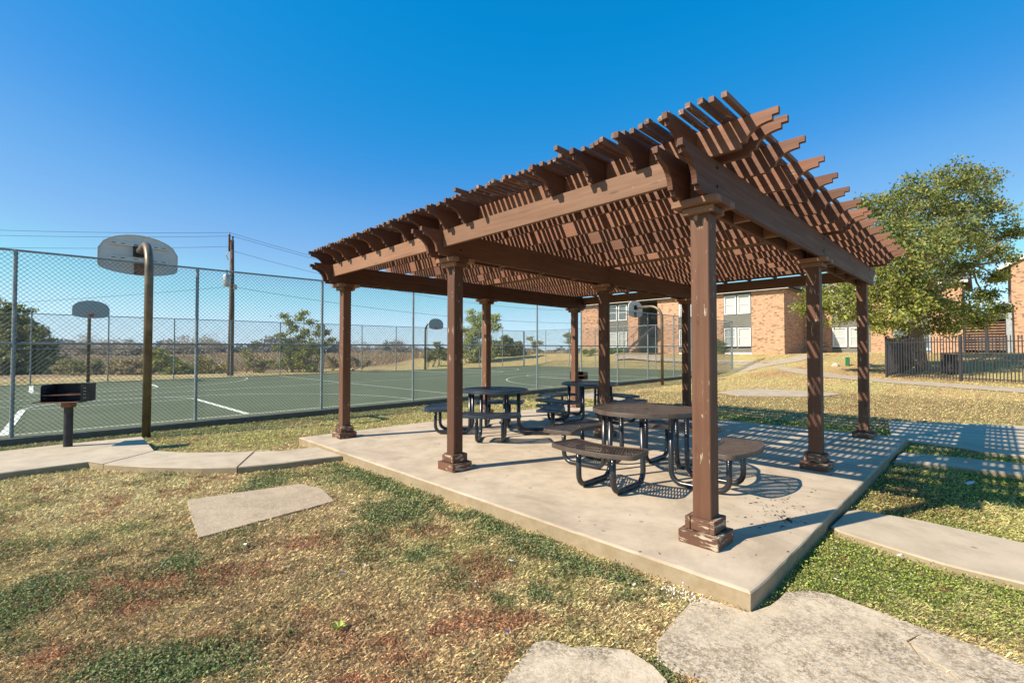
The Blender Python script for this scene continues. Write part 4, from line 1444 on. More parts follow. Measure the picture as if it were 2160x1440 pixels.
# stair hall
wallbox(20.95, 23.05, Bf + 2.6, Bf + 2.8, ZB - .2, ZE, M['dark_void'], 'stair_hall_wall')
wallbox(20.86, 20.95, Bf + .41, Bf + 2.6, ZB - .2, ZE, M['siding'], 'stair_hall_wall')
wallbox(23.05, 23.14, Bf + .41, Bf + 2.6, ZB - .2, ZE, M['siding'], 'stair_hall_wall')
wallbox(20.5, 24.0, Bf - 2.6, Bf + 2.6, ZB - .25, ZB + .02, M['path'], 'landing')
st = empty('stair', V(22.5, Bf, ZB)); st.parent = bl; st.location = Vector(V(22.5, Bf, ZB)) + Vector(bneg2)
for k in range(13):
    a = 23.75 - k * .235
    MB().box(V(a, Bf - .55, ZB + .2 + k * .185), (.27, 1.0, .045)).build('tread', M['path'], st, tuple(-c for c in V(22.5, Bf, ZB)))
MB().bar(V(23.95, Bf - 1.06, ZB + .02), V(20.85, Bf - 1.06, ZB + 2.45), .05, .22).build('stringer', M['fence_black'], st, tuple(-c for c in V(22.5, Bf, ZB)))
MB().bar(V(23.95, Bf - 1.08, ZB + 1.0), V(21.6, Bf - 1.08, ZB + 2.9), .03, .03).bar(V(23.95, Bf - 1.08, ZB), V(23.95, Bf - 1.08, ZB + 1.0), .03).bar(V(22.9, Bf - 1.08, ZB + .8), V(22.9, Bf - 1.08, ZB + 1.85), .03).build('handrail', M['fence_black'], st, tuple(-c for c in V(22.5, Bf, ZB)))
# eaves and low roof
MB().box(V(20.05, Bf - .42, ZE + .10), (20.9, .04, .20)).build('fascia', M['white_paint'], bl, bneg2)
MB().box(V(20.05, Bf + 5.3, ZE + .03), (20.8, 11.3, .05)).build('soffit', M['siding'], bl, bneg2)
MB().add([V(9.6, Bf - .44, ZE + .2), V(30.5, Bf - .44, ZE + .2), V(30.5, Bf + 5.5, ZE + 1.3), V(9.6, Bf + 5.5, ZE + 1.3), V(9.6, Bf + 11.4, ZE + .2), V(30.5, Bf + 11.4, ZE + .2)],
         [(0, 1, 2, 3), (3, 2, 5, 4), (0, 3, 4), (1, 5, 2), (0, 4, 5, 1)]).build('roof', M['shingle'], bl, bneg2)
# recessed wing on the right
B2_ = 43.6
for a0, a1 in ((8.0, 10.04), (3.95, 5.35), (2.3, 3.05), (.0, 1.75)):
    wallbox(a0, a1, B2_, B2_ + D, ZB - .3, ZE, M['brick_x'])
wallbox(0.0, .38, B2_ + D, B2_ + 5, ZB - .3, ZE, M['brick_y'])
siding_bay(5.35, 8.0, B2_ + .06, ZB + .05, ZE - .02, bl, bneg2, [(w0, w1, z0, z1) for w0, w1 in ((5.7, 6.78), (6.95, 7.95)) for z0, z1 in ((1.87, 3.5), whi)])
wallbox(5.35, 8.0, B2_ + .03, B2_ + .2, ZB - .3, ZB + .045, M['white_paint'], 'sill_board')
wallbox(5.35, 8.0, B2_ + .3, B2_ + .4, ZB, ZE - .01, M['dark_void'], 'bay_backing')
for w0, w1 in ((5.7, 6.78), (6.95, 7.95)):
    for z0, z1 in ((1.87, 3.5), whi): window(w0, w1, z0, z1, B2_ + .06, bl, bneg2)
for w0, w1 in ((3.05, 3.95), (1.75, 2.3)):
    siding_bay(w0, w1, B2_ + .06, ZB + .05, ZE - .02, bl, bneg2, [(w0, w1, 1.7, 2.62), (w0, w1, 4.5, 5.9)])
    window(w0 + .01, w1 - .01, 1.7, 3.30, B2_ + .03, bl, bneg2, 'pane_dark', 'ceramic')
    window(w0 + .01, w1 - .01, 4.5, 5.9, B2_ + .03, bl, bneg2, 'pane_dark', 'ceramic')
MB().box(V(5.0, B2_ - .35, ZE + .10), (10.7, .04, .20)).build('fascia', M['white_paint'], bl, bneg2)
MB().add([V(-.4, B2_ - .4, ZE + .2), V(9.5, B2_ - .4, ZE + .2), V(9.5, B2_ + 4.5, ZE + 1.2), V(-.4, B2_ + 4.5, ZE + 1.2), V(-.4, B2_ + 9, ZE + .2), V(9.5, B2_ + 9, ZE + .2)],
         [(0, 1, 2, 3), (3, 2, 5, 4), (0, 3, 4), (1, 5, 2), (0, 4, 5, 1)]).build('roof', M['shingle'], bl, bneg2)
# open walkway between the two buildings
bw = empty('breezeway', V(-1.1, B2_, ZB)); bwn = tuple(-c for c in bw.location)
tag(bw, 'open two level timber breezeway with slatted screen between the brick buildings', 'breezeway')
MB().box(V(-1.15, B2_ + .6, 3.85), (2.25, 1.6, .30)).build('floor_beam', M['fence_black'], bw, bwn)
for x in (-.08, -1.2, -2.18):
    MB().box(V(x, B2_ + .0, 2.55), (.12, .12, 2.3)).build('screen_post', M['fence_black'], bw, bwn)
for k in range(11):
    MB().box(V(-1.13, B2_ + .02, 1.65 + k * .19), (2.0, .03, .10)).build('screen_slat', M['slat_screen'], bw, bwn)
MB().box(V(-1.15, B2_ + 1.38, 2.45), (2.25, .05, 2.5)).build('screen_shade_backing', M['dark_void'], bw, bwn)  # dark sheet added behind the slats so their gaps read as shade
for zz in (4.15, 4.95):
    MB().box(V(-1.13, B2_ - .1, zz), (2.1, .05, .05)).build('rail', M['white_paint'], bw, bwn)
for k in range(15):
    MB().box(V(-.13 - k * .145, B2_ - .1, 4.55), (.025, .025, .78)).build('baluster', M['ceramic'], bw, bwn)
# second building at the right edge
b2, b2n = building('apartment_building', 'brick building at the right edge with a white edged sloping roof', V(-5, 43, ZB))
for a0, a1, b_, nm in ((-2.45, -9.0, 43.0, 'wall'),):
    MB().box(V(-5.7, 43.2, (ZB - .3 + 7.3) / 2), (6.5, .4, 7.3 - ZB + .3)).build('wall', M['brick_x'], b2, b2n)
MB().add([V(-2.45, 43.0, 7.3), V(-8.95, 43.0, 7.3), V(-5.7, 43.0, 9.1), V(-2.45, 43.4, 7.3), V(-8.95, 43.4, 7.3), V(-5.7, 43.4, 9.1)], [(0, 1, 2), (3, 5, 4), (0, 2, 5, 3), (1, 4, 5, 2)]).build('gable', M['brick_x'], b2, b2n)
MB().box(V(-2.65, 48, (ZB - .3 + 7.3) / 2), (.4, 9.0, 7.3 - ZB + .3)).build('wall', M['brick_y'], b2, b2n)
for s_ in (-1, 1):
    MB().bar(V(-5.7, 42.85, 9.3), V(-5.7 + s_ * 3.9, 42.85, 7.15), .06, .24).build('fascia', M['white_paint'], b2, b2n)
    MB().add([V(-5.7, 42.8, 9.4), V(-5.7 + s_ * 3.95, 42.8, 7.22), V(-5.7 + s_ * 3.95, 53, 7.22), V(-5.7, 53, 9.4)], [(0, 1, 2, 3)]).build('roof', M['shingle'], b2, b2n)
MB().box(V(-2.30, 42.85, 3.0), (.28, .28, 3.6)).build('corner_post', M['ceramic'], b2, b2n)

# bin and marker behind and beside the black fence
lb = empty('litter_bin', V(-.10, 26.6, float(terr(-.1, 26.6))))
tag(lb, 'dark round litter bin standing behind the black fence', 'litter bin')
MB().cyl((0, 0), .27, .04, .95, 18).build('liner', M['fence_black'], lb)
for k in range(20):
    t = 2 * math.pi * k / 20
    MB().bar((.30 * math.cos(t), .30 * math.sin(t), .03), (.31 * math.cos(t), .31 * math.sin(t), 1.0), .035, .012).build('slat', M['fence_black'], lb)
MB().tube([(.31 * math.cos(t), .31 * math.sin(t), 1.0) for t in np.linspace(0, 2 * math.pi, 21)[:-1]], .02, 6, True).build('hoop', M['fence_black'], lb)
gm = empty('utility_marker', V(4.35, 29.2, float(terr(4.35, 29.2))))
tag(gm, 'small green utility marker on the lawn before the recessed wall', 'utility marker')
MB().box((0, 0, .22), (.20, .18, .46), .3, .03).build('cabinet', M['green_paint'], gm)
MB().box((0, 0, .475), (.23, .21, .045), .3, .02).build('lid', M['green_paint'], gm)
for k, (da, db, sz) in enumerate(((.55, -.2, .20), (-.75, .1, .24), (-1.1, -.1, .17))):
    o = MB().tube([(0, 0, -.05), (.02, 0, sz * .3), (0, .02, sz * .75), (0, 0, sz)], [sz, sz * 1.05, sz * .7, sz * .15], 7).build('rock', M['stone'])
    o.location = V(4.35 + da, 29.2 + db, float(terr(4.35 + da, 29.2 + db))); o.rotation_euler = (0, 0, k)
    tag(o, ('pale rock left of the green marker', 'largest pale rock right of the green marker', 'smaller pale rock farthest right of the green marker')[k], 'rock', 'rocks by the green marker')

# ---------------------------------------------------------------- vegetation helpers
_fw = np.array(_f); _rt = np.array([math.cos(_yaw), -math.sin(_yaw), 0.0]); _up = np.cross(_rt, _fw)
def at(px, py, depth):
    """world point seen at photo pixel (2160 wide) at a distance along the view axis"""
    return np.array(CAMP) + depth * (_fw + _rt * (px - 1080) / 994.26 - _up * (py - 720) / 994.26)

def leaf_quads(centers, size, cols, up_bias=0.0, aspect=.62):
    """one pointed folded quad per leaf"""
    n = len(centers)
    d = rng.normal(size=(n, 3)); d /= np.linalg.norm(d, axis=1)[:, None]
    e = rng.normal(size=(n, 3)); e[:, 2] *= (1 - up_bias); d[:, 2] *= (1 - up_bias)
    d /= np.linalg.norm(d, axis=1)[:, None]
    e -= d * (e * d).sum(1)[:, None]; e /= np.linalg.norm(e, axis=1)[:, None]
    s = (size * rng.uniform(.65, 1.35, n))[:, None]
    v = np.stack([centers - d * s, centers + e * s * aspect, centers + d * s, centers - e * s * aspect], 1).reshape(-1, 3)
    f = np.arange(n * 4).reshape(n, 4)
    return v, f, np.repeat(cols, 4, axis=0)

def leaf_object(name, centers, size, cols, parent=None, neg=None, up_bias=0.0, aspect=.62, mat=None):
    v, f, c = leaf_quads(centers, size, cols, up_bias, aspect)
    return new_obj(name, fast_mesh(name, v, f, mat or M['leaf'], c), None, parent, neg)

def palette(n, cols, var=.18):
    cols = np.array(cols)
    t = rng.integers(0, len(cols), n)
    c = cols[t] * rng.uniform(1 - var, 1 + var, (n, 1)) * rng.uniform(.95, 1.05, (n, 3))
    return np.clip(c, 0, 1)

def clump_points(center, rad, nsub, nleaf, srad, flat=1.0, shell=.45):
    d = rng.normal(size=(nsub, 3)); d /= np.linalg.norm(d, axis=1)[:, None]
    r_ = rng.uniform(shell, 1.0, nsub) ** .7
    sub = center + d * r_[:, None] * np.array([rad, rad, rad * flat])
    pts = sub[:, None, :] + rng.normal(size=(nsub, nleaf, 3)) * srad * np.array([1, 1, .55])
    return sub, pts.reshape(-1, 3)

# ---------------------------------------------------------------- big tree
def big_tree():
    base = np.array(V(.96, 27.4, float(terr(.96, 27.4))))
    D0 = float((base - np.array(CAMP)) @ _fw)
    root = empty('tree', base)
    neg = tuple(-base)
    tag(root, 'large spreading olive green tree behind the black picket fence', 'tree')
    fork = at(1925, 655, D0)
    MB().tube([base + (0, 0, -.3), base + (0, 0, .05), base * .55 + fork * .45 + (0.05, 0, 0), fork], [.36, .27, .23, .20], 14).build('trunk', M['bark'], root, neg, True)
    cl = [(2000, 385, 55, 0), (2062, 385, 46, 1), (1935, 405, 48, -1), (2088, 440, 40, 0), (1970, 440, 62, 1.5), (1885, 432, 48, 1), (1832, 440, 42, 0), (1800, 482, 38, -1),
          (1855, 500, 60, -1.5), (1925, 505, 70, -2), (2000, 500, 70, -1), (2070, 500, 55, 1), (2112, 540, 30, 0), (2140, 492, 16, 0), (1880, 572, 58, -2), (1960, 580, 62, 2),
          (2028, 560, 40, 0), (1905, 640, 52, -2.4), (1965, 645, 55, -1.4), (2025, 655, 42, -1), (2078, 625, 22, 1), (1845, 622, 50, -1.5), (1785, 640, 44, -1), (1740, 655, 38, 0),
          (1705, 648, 20, .5), (1862, 688, 30, -1.6), (1985, 690, 28, -1.5), (2066, 668, 26, -.5), (1812, 560, 42, 0), (1772, 600, 34, 1), (1725, 618, 24, 1), (2100, 585, 14, 0),
          (1940, 560, 60, -3), (1900, 480, 40, 2.5), (2040, 450, 44, 2.2), (1835, 660, 34, 1.6), (1925, 690, 26, 1.2), (2110, 655, 15, 0)]
    subs = []; P = []; C_ = []
    for k, (px, py, r_, dd) in enumerate(cl):
        c = at(px, py, D0 + dd)
        rad = r_ * D0 / 994 * 1.02
        ns = int(11 + rad * rad * 18)
        sub, pts = clump_points(c, rad * 1.0, ns, 46, .22, .9, .12)
        subs.append((c, sub))
        P.append(pts)
        low = py > 560
        pal = [(.33, .34, .07), (.25, .28, .06), (.38, .35, .08), (.15, .19, .045)] if low else [(.24, .28, .07), (.17, .22, .055), (.31, .31, .08), (.10, .14, .04), (.33, .29, .09)]
        C_.append(palette(len(pts), pal, .25))
    P = np.concatenate(P); C_ = np.concatenate(C_)
    o = leaf_object('crown', P, .066, C_, root, neg)
    mb = MB()
    lim = MB()
    limbs = [(1870, 560, -1), (1905, 480, 0), (1990, 480, .5), (2050, 560, 0), (1800, 620, -.5), (1960, 600, -2), (2030, 640, -.5)]
    ends = []
    for (px, py, dd) in limbs:
        e = at(px, py, D0 + dd)
        m_ = (fork + e) / 2 + np.array([random.uniform(-.3, .3), random.uniform(-.3, .3), .35])
        lim.tube([fork - (0, 0, .15), m_, e], [.17, .11, .06], 8)
        ends.append(e); ends.append(m_)
    for c, sub in subs:
        e = min(ends, key=lambda q: np.linalg.norm(q - c))
        mid = (c + e) / 2 + rng.normal(size=3) * .2
        lim.tube([e, mid, c], [.06, .04, .022], 6)
        for s_ in sub[::3]:
            mb.tube([c, (c + s_) / 2 + rng.normal(size=3) * .07, s_], [.018, .012, .006], 4)
    lim.build('limbs', M['bark'], root, neg, True)
    t = mb.build('twigs', M['twig'], root, neg)
    tag(t, kind='stuff')
big_tree()

def shrub(name, label, cat, clumps, depth, pal, leaf=.09, dens=1.0, sub=.16, group=None, stems=True, base_py=None, nleaf=58, shell=.2):
    """clumps: (px, py, r_px, depth offset)"""
    c0 = at(clumps[0][0], base_py or clumps[0][1], depth)
    bx = np.array([c0[0], c0[1], float(terr(-c0[0], c0[1]))])
    root = empty(name, bx); neg = tuple(-bx)
    tag(root, label, cat, group)
    P = []; tw = MB()
    for px, py, r_, dd in clumps:
        c = at(px, py, depth + dd); rad = r_ * depth / 994
        ns = max(4, int(dens * (4 + rad * rad * 26)))
        s_, pts = clump_points(c, rad, ns, nleaf, sub, .9, shell)
        zg = float(terr(-c[0], c[1]))
        pts = pts[pts[:, 2] > zg]
        P.append(pts)
        g = bx + np.array([rng.normal() * .25 + (c[0] - bx[0]) * .5, rng.normal() * .25 + (c[1] - bx[1]) * .5, 0]); g[2] = zg - .05
        for q_ in s_[::4]:
            tw.tube([g, (g + q_) / 2 + rng.normal(size=3) * .12, q_], [.03, .018, .006], 4)
    P = np.concatenate(P)
    leaf_object('foliage', P, leaf, np.clip(palette(len(P), pal, .32) * 1.5, 0, 1), root, neg)
    if tw.v:
        tw.build('stems', M['twig'], root, neg)
    return root

OLV = [(.22, .23, .065), (.16, .185, .055), (.29, .27, .085), (.11, .13, .045)]
DRK = [(.10, .125, .045), (.07, .09, .035), (.15, .17, .055), (.19, .17, .075)]
BRN = [(.32, .25, .13), (.24, .19, .095), (.40, .31, .18), (.17, .16, .07)]
YEL = [(.45, .40, .06), (.30, .30, .06), (.18, .20, .05)]
LGT = [(.36, .38, .15), (.27, .30, .10), (.44, .44, .22), (.18, .21, .07)]
SG = 'shrubs along the far side of the court'
shrub('shrub', 'tall broad bush filling the left edge beyond the far fence', 'bush', [(20, 665, 34, 0), (-10, 720, 60, 1), (55, 725, 48, 0), (20, 775, 45, -1), (80, 775, 34, 0), (110, 765, 26, .5), (-50, 700, 60, 1), (70, 700, 22, 0), (40, 700, 34, 0), (115, 790, 20, 0)], 36, OLV + DRK, .10, 1.25, .2, SG, base_py=800)
shrub('shrub', 'yellow tipped low brush just right of the tall left bush', 'bush', [(150, 775, 26, 0), (185, 780, 24, 0), (215, 785, 20, .5), (160, 795, 14, -1), (205, 765, 12, .5)], 35, BRN + OLV, .08, 1.2, .16, SG, base_py=800)
shrub('shrub', 'dry brown bramble behind the left hoop post', 'bush', [(245, 775, 22, 0), (275, 772, 24, 0), (305, 778, 20, 0), (260, 792, 14, -.5), (290, 792, 14, 0)], 35, BRN, .08, 1.2, .16, SG, base_py=800)
shrub('shrub', 'yellow green bush left of the utility pole, behind the fence post', 'bush', [(345, 768, 26, 0), (335, 745, 18, 0), (372, 775, 22, 0), (398, 780, 18, .5), (350, 790, 16, -.5)], 35.5, YEL + OLV, .08, 1.1, .16, SG, base_py=797)
shrub('shrub', 'straw coloured bush directly left of the utility pole', 'bush', [(430, 768, 22, 0), (452, 775, 18, 0), (472, 778, 14, 0), (440, 785, 12, -.5)], 37, YEL[:1] + BRN, .08, 1.0, .16, SG, base_py=793)
shrub('shrub', 'small brown shrub right of the utility pole', 'bush', [(535, 765, 20, 0), (520, 745, 11, 0), (548, 778, 14, 0), (540, 725, 7, 0)], 38, BRN + OLV, .07, .9, .16, SG, base_py=790)
shrub('small_tree', 'sparse topped olive sapling between the court fence posts', 'small tree', [(630, 765, 24, 0), (602, 765, 18, 0), (655, 772, 20, 0), (640, 740, 20, 0), (612, 742, 16, 0), (665, 748, 16, 0), (630, 718, 16, .5), (655, 722, 13, -.5), (605, 722, 10, 0), (645, 700, 10, 0), (622, 697, 10, 0), (668, 705, 8, 0), (612, 680, 6, 0), (655, 680, 6, 0), (590, 705, 6, 0), (690, 700, 6, 0), (684, 722, 8, 0), (632, 672, 6, 0), (640, 660, 3, 0), (585, 735, 9, 0), (570, 765, 8, 0), (675, 690, 4, 0), (600, 668, 3, 0), (698, 716, 4, 0)], 39, OLV + YEL + DRK[:2], .075, .75, .20, SG, base_py=787)
shrub('shrub', 'low grey brown brush right of the olive sapling', 'bush', [(700, 765, 14, 0), (725, 768, 14, 0), (745, 760, 12, 0), (770, 765, 12, 0)], 42, BRN, .08, 1.0, .16, SG, base_py=782)
shrub('shrub', 'dark green bush under the far middle hoop', 'bush', [(918, 748, 16, 0), (930, 740, 10, 0), (905, 752, 10, 0), (921, 727, 6, 0), (940, 752, 8, 0)], 48, DRK + OLV, .09, 1.1, .16, SG, base_py=764)
shrub('small_tree', 'pale green tall bush behind the middle pergola posts', 'small tree', [(1000, 705, 20, 0), (1028, 695, 17, 0), (985, 725, 16, 0), (1035, 725, 17, 0), (1010, 735, 18, 0), (1008, 680, 13, 0), (1038, 676, 10, 0), (992, 672, 8, 0), (1018, 664, 6, 0), (993, 657, 3, 0), (1048, 690, 8, 0), (978, 698, 9, 0), (1000, 750, 18, 0), (1032, 748, 14, 0), (975, 745, 12, 0), (1046, 668, 4, 0)], 50, LGT, .09, .95, .24, SG, base_py=762)
shrub('shrub', 'dark bush right of the pale green tall bush', 'bush', [(1062, 736, 18, 0), (1085, 734, 17, 0), (1045, 742, 12, 0), (1073, 722, 11, 0), (1065, 712, 5, 0), (1098, 742, 8, 0)], 54, DRK + OLV, .11, 1.2, .18, SG, base_py=755)
shrub('shrub', 'thin leafed shrub left of the brick building', 'bush', [(1125, 726, 11, 0), (1118, 715, 6, 0), (1132, 742, 10, 0), (1140, 722, 4, 0)], 58, OLV + BRN, .08, .5, .18, SG, base_py=752)
shrub('shrub', 'olive shrub against the left corner of the brick building', 'bush', [(1205, 722, 12, 0), (1198, 708, 7, 0), (1210, 742, 9, 0)], 56, OLV, .10, .8, .18, SG, base_py=750)
shrub('shrub', 'clipped round bush before the middle siding bay', 'bush', [(1522, 730, 15, 0), (1516, 722, 9, 0), (1532, 738, 9, 0), (1520, 740, 11, 0)], 41, [(.13, .18, .03), (.20, .24, .04), (.08, .11, .03)], .055, 2.2, .10, None, base_py=748, nleaf=40)
shrub('shrub', 'leafy green plant at the recessed corner of the brick wall', 'plant', [(1668, 738, 7, 0), (1690, 737, 8, 0), (1705, 738, 6, 0)], 44, [(.10, .22, .03), (.04, .06, .02)], .08, 2.0, .12, None, base_py=748)
shrub('flower_bed', 'low bright green bed along the foot of the left brick wall', 'flower bed', [(1235, 741, 5, 0), (1252, 741, 5, 0), (1290, 741, 5, 0), (1305, 741, 5, 0), (1320, 741, 5, 0)], 47.5, [(.16, .24, .03), (.10, .16, .03)], .06, 2.5, .12, None, base_py=745)
shrub('shrub', 'dense shadowy hedge at the foot of the trunk behind the black fence', 'bush', [(1900, 765, 10, 0), (1912, 772, 9, 0), (2030, 752, 12, 0), (2050, 755, 12, 0)], 29, DRK, .06, 1.5, .12, None, base_py=780)

# distant tree line on the horizon
def far_trees():
    P = []; C_ = []
    for k in range(340):
        px = rng.uniform(-260, 1240)
        dep = rng.uniform(170, 330)
        hgt = (3.2 + 3.4 * vnoise(np.array([px * .02]), np.array([0.0]), 5)[0]) * rng.uniform(.6, 1.2)
        if px > 850: hgt *= .55
        base = at(px, 744, dep); base[2] = .2
        c = base + np.array([0, 0, hgt * .5])
        _, pts = clump_points(c, hgt * .9, 10, 22, .9, .6, .1)
        pts = pts[pts[:, 2] > 0]
        P.append(pts)
        C_.append(palette(len(pts), [(.34, .33, .30), (.29, .31, .29), (.38, .35, .30), (.26, .29, .28)], .10))  # distance haze is mixed into these pale grey leaf colours
    P = np.concatenate(P); C_ = np.concatenate(C_)
    o = leaf_object('distant_tree_line', P, .75, C_)
    tag(o, 'hazy low line of trees along the horizon on the left', 'tree line', kind='stuff')
far_trees()
bare = [(150, 730, 20), (180, 722, 20), (225, 726, 22), (265, 728, 16), (390, 722, 24), (425, 722, 18), (355, 730, 14), (455, 722, 22), (740, 732, 14), (770, 730, 12), (840, 728, 16), (870, 731, 12), (800, 735, 9)]
for k, (px, py, r_) in enumerate(bare):
    nm = ['grey leafless scrub tree far left', 'rounded bare tree beside the left hoop post', 'wide bare tree beyond the left hoop', 'small bare tree right of the left hoop', 'spreading bare tree behind the near fence post', 'bare tree crown right of the near fence post', 'low bare tree before the near fence post', 'broad bare tree left of the utility pole',
          'thin bare tree right of the olive sapling', 'thin bare tree behind the left pergola post', 'low bare tree left of the far middle hoop', 'small bare tree nearest the far middle hoop', 'tiny bare tree far out in the field'][k]
    shrub('bare_tree', nm, 'tree', [(px, py, r_, 0), (px + r_ * .6, py + 6, r_ * .6, 1), (px - r_ * .6, py + 7, r_ * .6, -1)], 88 + (k * 7) % 20, [(.33, .28, .22), (.27, .23, .17), (.38, .32, .25)], .11, .16, .5, 'bare trees in the dry field', base_py=750, nleaf=40, shell=.1)

# ---------------------------------------------------------------- grass
def in_poly(pa, pb, poly):
    ins = np.zeros(len(pa), bool)
    n = len(poly)
    for k in range(n):
        x0, y0 = poly[k]; x1, y1 = poly[(k + 1) % n]
        c = ((y0 > pb) != (y1 > pb)) & (pa < (x1 - x0) * (pb - y0) / (y1 - y0 + 1e-12) + x0)
        ins ^= c
    return ins
def visible_plan(n, dmin, dmax, power=1.0):
    """random ground points in the picture's field of view, log spaced in distance"""
    d = dmin * (dmax / dmin) ** rng.uniform(0, 1, n)
    u = rng.uniform(-1.16, 1.16, n)
    x = CAMP.x + d * _fw[0] + u * d * _rt[0]
    y = CAMP.y + d * _fw[1] + u * d * _rt[1]
    a, b = -x, y
    keep = np.ones(n, bool)
    ja = a + rng.normal(0, .014, n); jb = b + rng.normal(0, .014, n)
    for poly in PAVED:
        keep &= ~in_poly(ja, jb, poly)
    keep &= a < 37
    keep &= ~((a > 10.8) & (a < 31.2) & (b < 30.4))
    return a[keep], b[keep], d[keep]

def grass():
    a, b, d = visible_plan(1000000, 1.7, 42.0)
    n = len(a)
    n1, n2, n3, g, red, cl, dirt = zones(a, b)
    thin = rng.uniform(0, 1, n)
    keep = (thin > dirt * .9) & (thin > np.clip(cl * .55, 0, .9))
    a, b, d, g, red, cl, n2 = [q_[keep] for q_ in (a, b, d, g, red, cl, n2)]
    n = len(a)
    mott = fbm(a, b, 13.0, 3, 61); mot2 = fbm(a, b, 4.0, 3, 62)
    col = cover(a, b) * rng.uniform(.45, 1.75, (n, 1)) * rng.uniform(.94, 1.06, (n, 3)) * np.clip(.30 + 1.05 * mott + .45 * mot2, .3, 1.5)[:, None]
    pale = rng.uniform(0, 1, n) < .20
    col[pale] = col[pale] * .45 + np.array([.66, .55, .34]) * .55
    dk = rng.uniform(0, 1, n) < .13
    col[dk] *= .5
    sc = np.clip(d / 3.6, .75, 9)
    L = rng.uniform(.007, .027, n) * (1 + .25 * (n2 - .5)) * sc ** .28
    # long tufts in the shaded strip right of the patio
    lush = ((b > 2.2) & (b < 7) & (a < -.6)) | ((b > 6.6) & (b < 8.4))
    L = np.where(lush, L * 1.5, L)
    W = .0023 * sc ** .95
    th = rng.uniform(0, 2 * math.pi, n)
    lean = rng.uniform(.35, 1.50, n)
    dx, dy, dz = np.cos(th) * np.sin(lean), np.sin(th) * np.sin(lean), np.cos(lean)
    px, py = -np.sin(th), np.cos(th)
    X, Y = -a, b
    Z = terr(a, b) + np.where((a < 12) & (b < 14), (fbm(a, b, 3.0, 3, 77) - .5) * .018 - .008, 0.0) - .002
    P0 = np.stack([X, Y, Z], -1)
    D = np.stack([dx, dy, dz], -1) * L[:, None]
    S_ = np.stack([px, py, np.zeros(n)], -1) * W[:, None]
    lean2 = np.minimum(lean + rng.uniform(.2, .9, n), 1.62)
    D2 = np.stack([np.cos(th) * np.sin(lean2), np.sin(th) * np.sin(lean2), np.cos(lean2)], -1) * (L * .75)[:, None]
    v = np.stack([P0 - S_ * .5, P0 + S_ * .5, P0 + D + S_ * .5, P0 + D + D2], 1).reshape(-1, 3)
    f = np.arange(n * 4).reshape(n, 4)
    o = new_obj('grass', fast_mesh('grass', v, f, M['blade'], np.repeat(np.clip(col, 0, 1), 4, axis=0)))
    tag(o, 'short dry mown grass blades over the whole lawn', 'grass', kind='stuff')

def weeds():
    a, b, d = visible_plan(420000, 1.7, 26.0)
    n1, n2, n3, g, red, cl, dirt = zones(a, b)
    w = np.clip(g * .95 + cl * 1.0, 0, 1)
    keep = rng.uniform(0, 1, len(a)) < w * .9
    a, b, d, g, cl = a[keep], b[keep], d[keep], g[keep], cl[keep]
    n = len(a)
    sc = np.clip(d / 3.4, .8, 6)
    X, Y = -a, b
    Z = terr(a, b) + np.abs(rng.normal(0, 1, n)) * .013 * sc ** .4 + .006
    c = np.stack([X, Y, Z], -1)
    lush = (cl > g)[:, None]
    col = np.where(lush, palette(n, [(.36, .45, .07), (.26, .36, .06), (.50, .54, .13), (.15, .21, .05), (.50, .45, .18)], .25), palette(n, [(.22, .29, .10), (.28, .33, .13), (.14, .20, .065), (.33, .35, .19)], .25))
    dry = rng.uniform(0, 1, n) < .12
    col[dry] = np.array([.40, .33, .16]) * rng.uniform(.7, 1.2, (dry.sum(), 1))
    v, f, cc = leaf_quads(c, .0064 * sc ** .85, col, .55, .8)
    o = new_obj('clover_patches', fast_mesh('clover_patches', v, f, M['blade'], cc))
    tag(o, 'small leaved green weeds in patches and beside the patio', 'weeds', kind='stuff')

def rust_leaves():
    a, b, d = visible_plan(240000, 1.7, 9.0)
    n1, n2, n3, g, red, cl, dirt = zones(a, b)
    keep = rng.uniform(0, 1, len(a)) < red * .85
    a, b, d = a[keep], b[keep], d[keep]
    n = len(a)
    sc = np.clip(d / 3.4, .8, 3)
    c = np.stack([-a, b, terr(a, b) + np.abs(rng.normal(0, 1, n)) * .009 + .004], -1)
    v, f, cc = leaf_quads(c, .0075 * sc ** .8, palette(n, [(.44, .17, .085), (.34, .14, .07), (.50, .26, .13), (.28, .15, .08), (.46, .33, .18)], .25), .5, .35)
    o = new_obj('rust_red_weeds', fast_mesh('rust_red_weeds', v, f, M['blade'], cc))
    tag(o, 'rust red dying weeds in streaks across the lawn', 'weeds', kind='stuff')
grass(); weeds(); rust_leaves()

